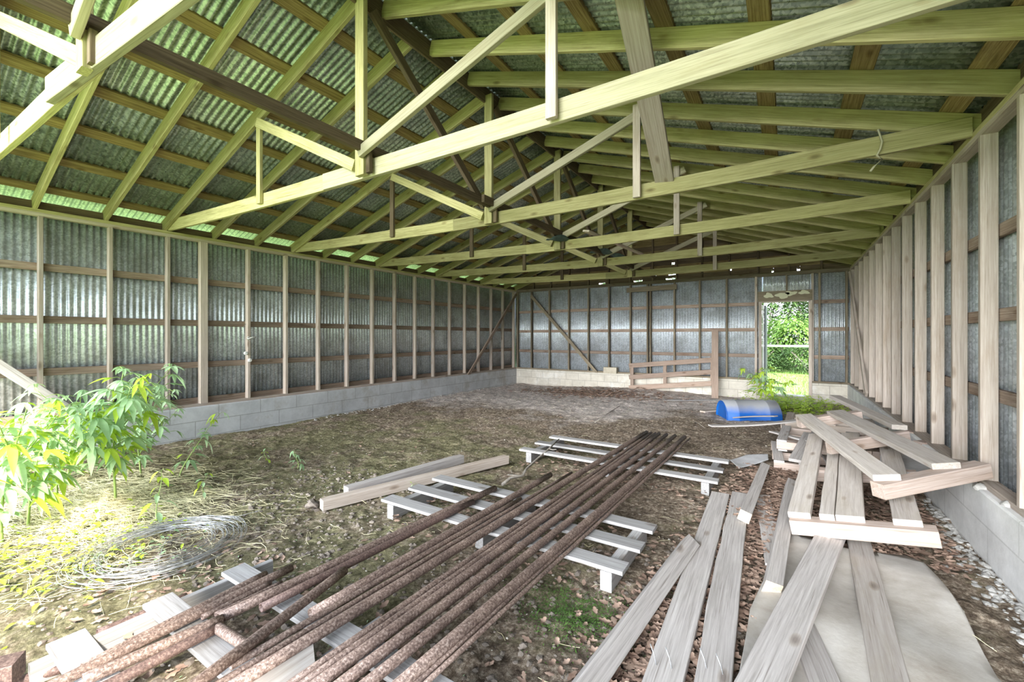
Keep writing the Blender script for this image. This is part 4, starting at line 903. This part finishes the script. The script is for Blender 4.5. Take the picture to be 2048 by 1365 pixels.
# sticks
P = [gp(u, v, z) for u, v, z in ((1005, 970, .02), (1020, 957, .03), (1045, 952, .05), (1053, 938, .07), (1075, 918, .10), (1098, 898, .16), (1118, 879, .20))]
t = empty('dead_branch', P[1], 'crooked grey dead branch propped against the far pallet', 'branch')
tube('branch_stem', P, 0.017, TWIG, t, 8, .45)
tube('twig', [P[2], P[1] + Vector((-.03, .0, .03)), gp(1025, 948, .06), gp(1023, 942, .08)], 0.007, TWIG, t, 6, .4)
tube('twig', [P[5], P[5] + Vector((.06, -.02, .0)), P[5] + Vector((.12, -.05, .02))], 0.006, TWIG, t, 6, .4)
for i, (a, b2, lab) in enumerate([((880, 780), (965, 790), 'thin curved stick on the dusty floor before the leaf heap'), ((1190, 845), (1240, 812), 'thin twig on the dust right of the leaf heap'), ((1775, 1090), (1820, 1066), 'grey stick by the right skid corner'), ((1390, 845), (1410, 857), 'small stick left of the jutting plank')]):
    A, B = gp(*a, .02), gp(*b2, .02); tube_ = tube('stick', [A, A.lerp(B, .4) + Vector((0, .03, .01)), B], 0.007, TWIG, None, 6, .5); setp(tube_, lab, 'stick', 'small sticks on the floor')
lump('dirt_lump', gp(627, 1008, .02), .06, STONE, 'dark rotten lump at the near end of the lower timber', 'lump', None, seed=8)
def nail(parent_lab, u, v, z, dx, dy, i):
    A = gp(u, v, z); o = tube('bent_nail', [A, A + Vector((dx * .3, dy * .3, .035)), A + Vector((dx, dy, .07))], .0025, M_WIRE, None, 6); setp(o, parent_lab, 'nail', 'bent nails in the grey planks')
for i, (u, v, lab) in enumerate([(1312, 1331, 'leftmost bent nail standing in the wide grey plank'), (1343, 1338, 'right bent nail standing in the wide grey plank'), (1413, 1340, 'left bent nail in the wavy-edged plank'), (1446, 1352, 'right bent nail in the wavy-edged plank')]):
    nail(lab, u, v, .05, -.03, .02, i)

# ------------------------------------------------------------------ outside: hedge, fence rail, grass
def bush(cx, cy, rx, ry, rz, n, size, label, seed, mat=BUSH, grp='bushes beyond the back doorway'):
    rg = random.Random(seed); vs, fs = [], []
    for k in range(n):
        a = rg.uniform(0, 6.28); e = math.asin(rg.uniform(-0.15, 1)); q = 1 + .18 * math.sin(3 * a + seed) * math.cos(4 * e) - abs(rg.gauss(0, .10))
        p = Vector((rx * q * math.cos(a) * math.cos(e), ry * q * math.sin(a) * math.cos(e), rz * (.12 + .88 * q * max(0, math.sin(e)) + .1 * rg.random())))
        add_leaf(vs, fs, p, (math.cos(a) + rg.uniform(-.6, .6), math.sin(a) + rg.uniform(-.6, .6), rg.uniform(-.2, .7)), size * rg.uniform(.6, 1.3), 1, .4)
    t = empty('bush', (cx, cy, -0.06), label, 'bush', grp); T = Matrix.Translation(Vector((cx, cy, -.06)))
    link('foliage', mesh('foliage', vs, fs), mat, t, T)
    sv, sf = [], []
    for k in range(5):
        a = k * 1.25; tube_pts([(0.1 * math.cos(a), .1 * math.sin(a), 0), (rx * .3 * math.cos(a), ry * .3 * math.sin(a), rz * .4), (rx * .6 * math.cos(a), ry * .6 * math.sin(a), rz * .75)], .05, 5, sv, sf, taper=.4)
    link('trunk', mesh('trunk', sv, sf), TWIG, t, T)
bush(-1.0, 26.5, 2.6, 1.8, 5.0, 5200, .26, 'tall bushy tree filling the left half of the back doorway', 1)
bush(1.6, 26.0, 2.4, 1.8, 4.3, 4600, .26, 'tall rounded bush in the right half of the back doorway', 2)
bush(0.2, 23.6, 1.6, 1.0, 2.3, 3000, .20, 'mid-height shrub behind the fence rail, centre of the doorway', 3, GRASSB)
bush(-1.3, 21.9, 1.4, .7, 1.25, 2400, .14, 'low weedy shrub at the grass edge, left in the doorway', 4)
bush(0.9, 21.7, 1.5, .7, 1.2, 2400, .14, 'low weedy shrub at the grass edge, right in the doorway', 5)
bush(-8.5, 27, 4.0, 2.0, 6.6, 4200, .34, 'broad bush beyond the barn, glimpsed through the gable gaps', 6)
bush(5.5, 25, 3.0, 2.0, 4.6, 3000, .32, 'bush beyond the right side of the doorway view', 7)
t = empty('fence_rail', (0.2, 21.0, -.06), 'pale horizontal fence rail on posts beyond the lawn', 'fence')
tube('rail', [(-4, 21.0, 1.1), (4.5, 21.0, 1.09)], .045, PAINTW, t, 10)
for x in (-4.0, 4.4): board('post', (x, 21.05, -.06), (x, 21.05, 1.2), .09, .09, W_GREY, t)
rg = random.Random(9); vs, fs = [], []
for k in range(9000):
    x, y = rg.uniform(-3.2, 2.4), rg.uniform(12.3, 22); a = rg.uniform(0, 6.28); h = rg.uniform(.05, .14); w2 = .008; b0 = len(vs)
    vs += [(x - w2 * math.cos(a), y - w2 * math.sin(a), -.06), (x + w2 * math.cos(a), y + w2 * math.sin(a), -.06), (x + rg.uniform(-.04, .04), y + rg.uniform(-.04, .04), h - .06)]; fs.append((b0, b0 + 1, b0 + 2))
setp(link('lawn_grass', mesh('lawn_grass', vs, fs), GRASSB), 'sunlit grass blades on the lawn outside the back doorway', 'grass', None, 'stuff')
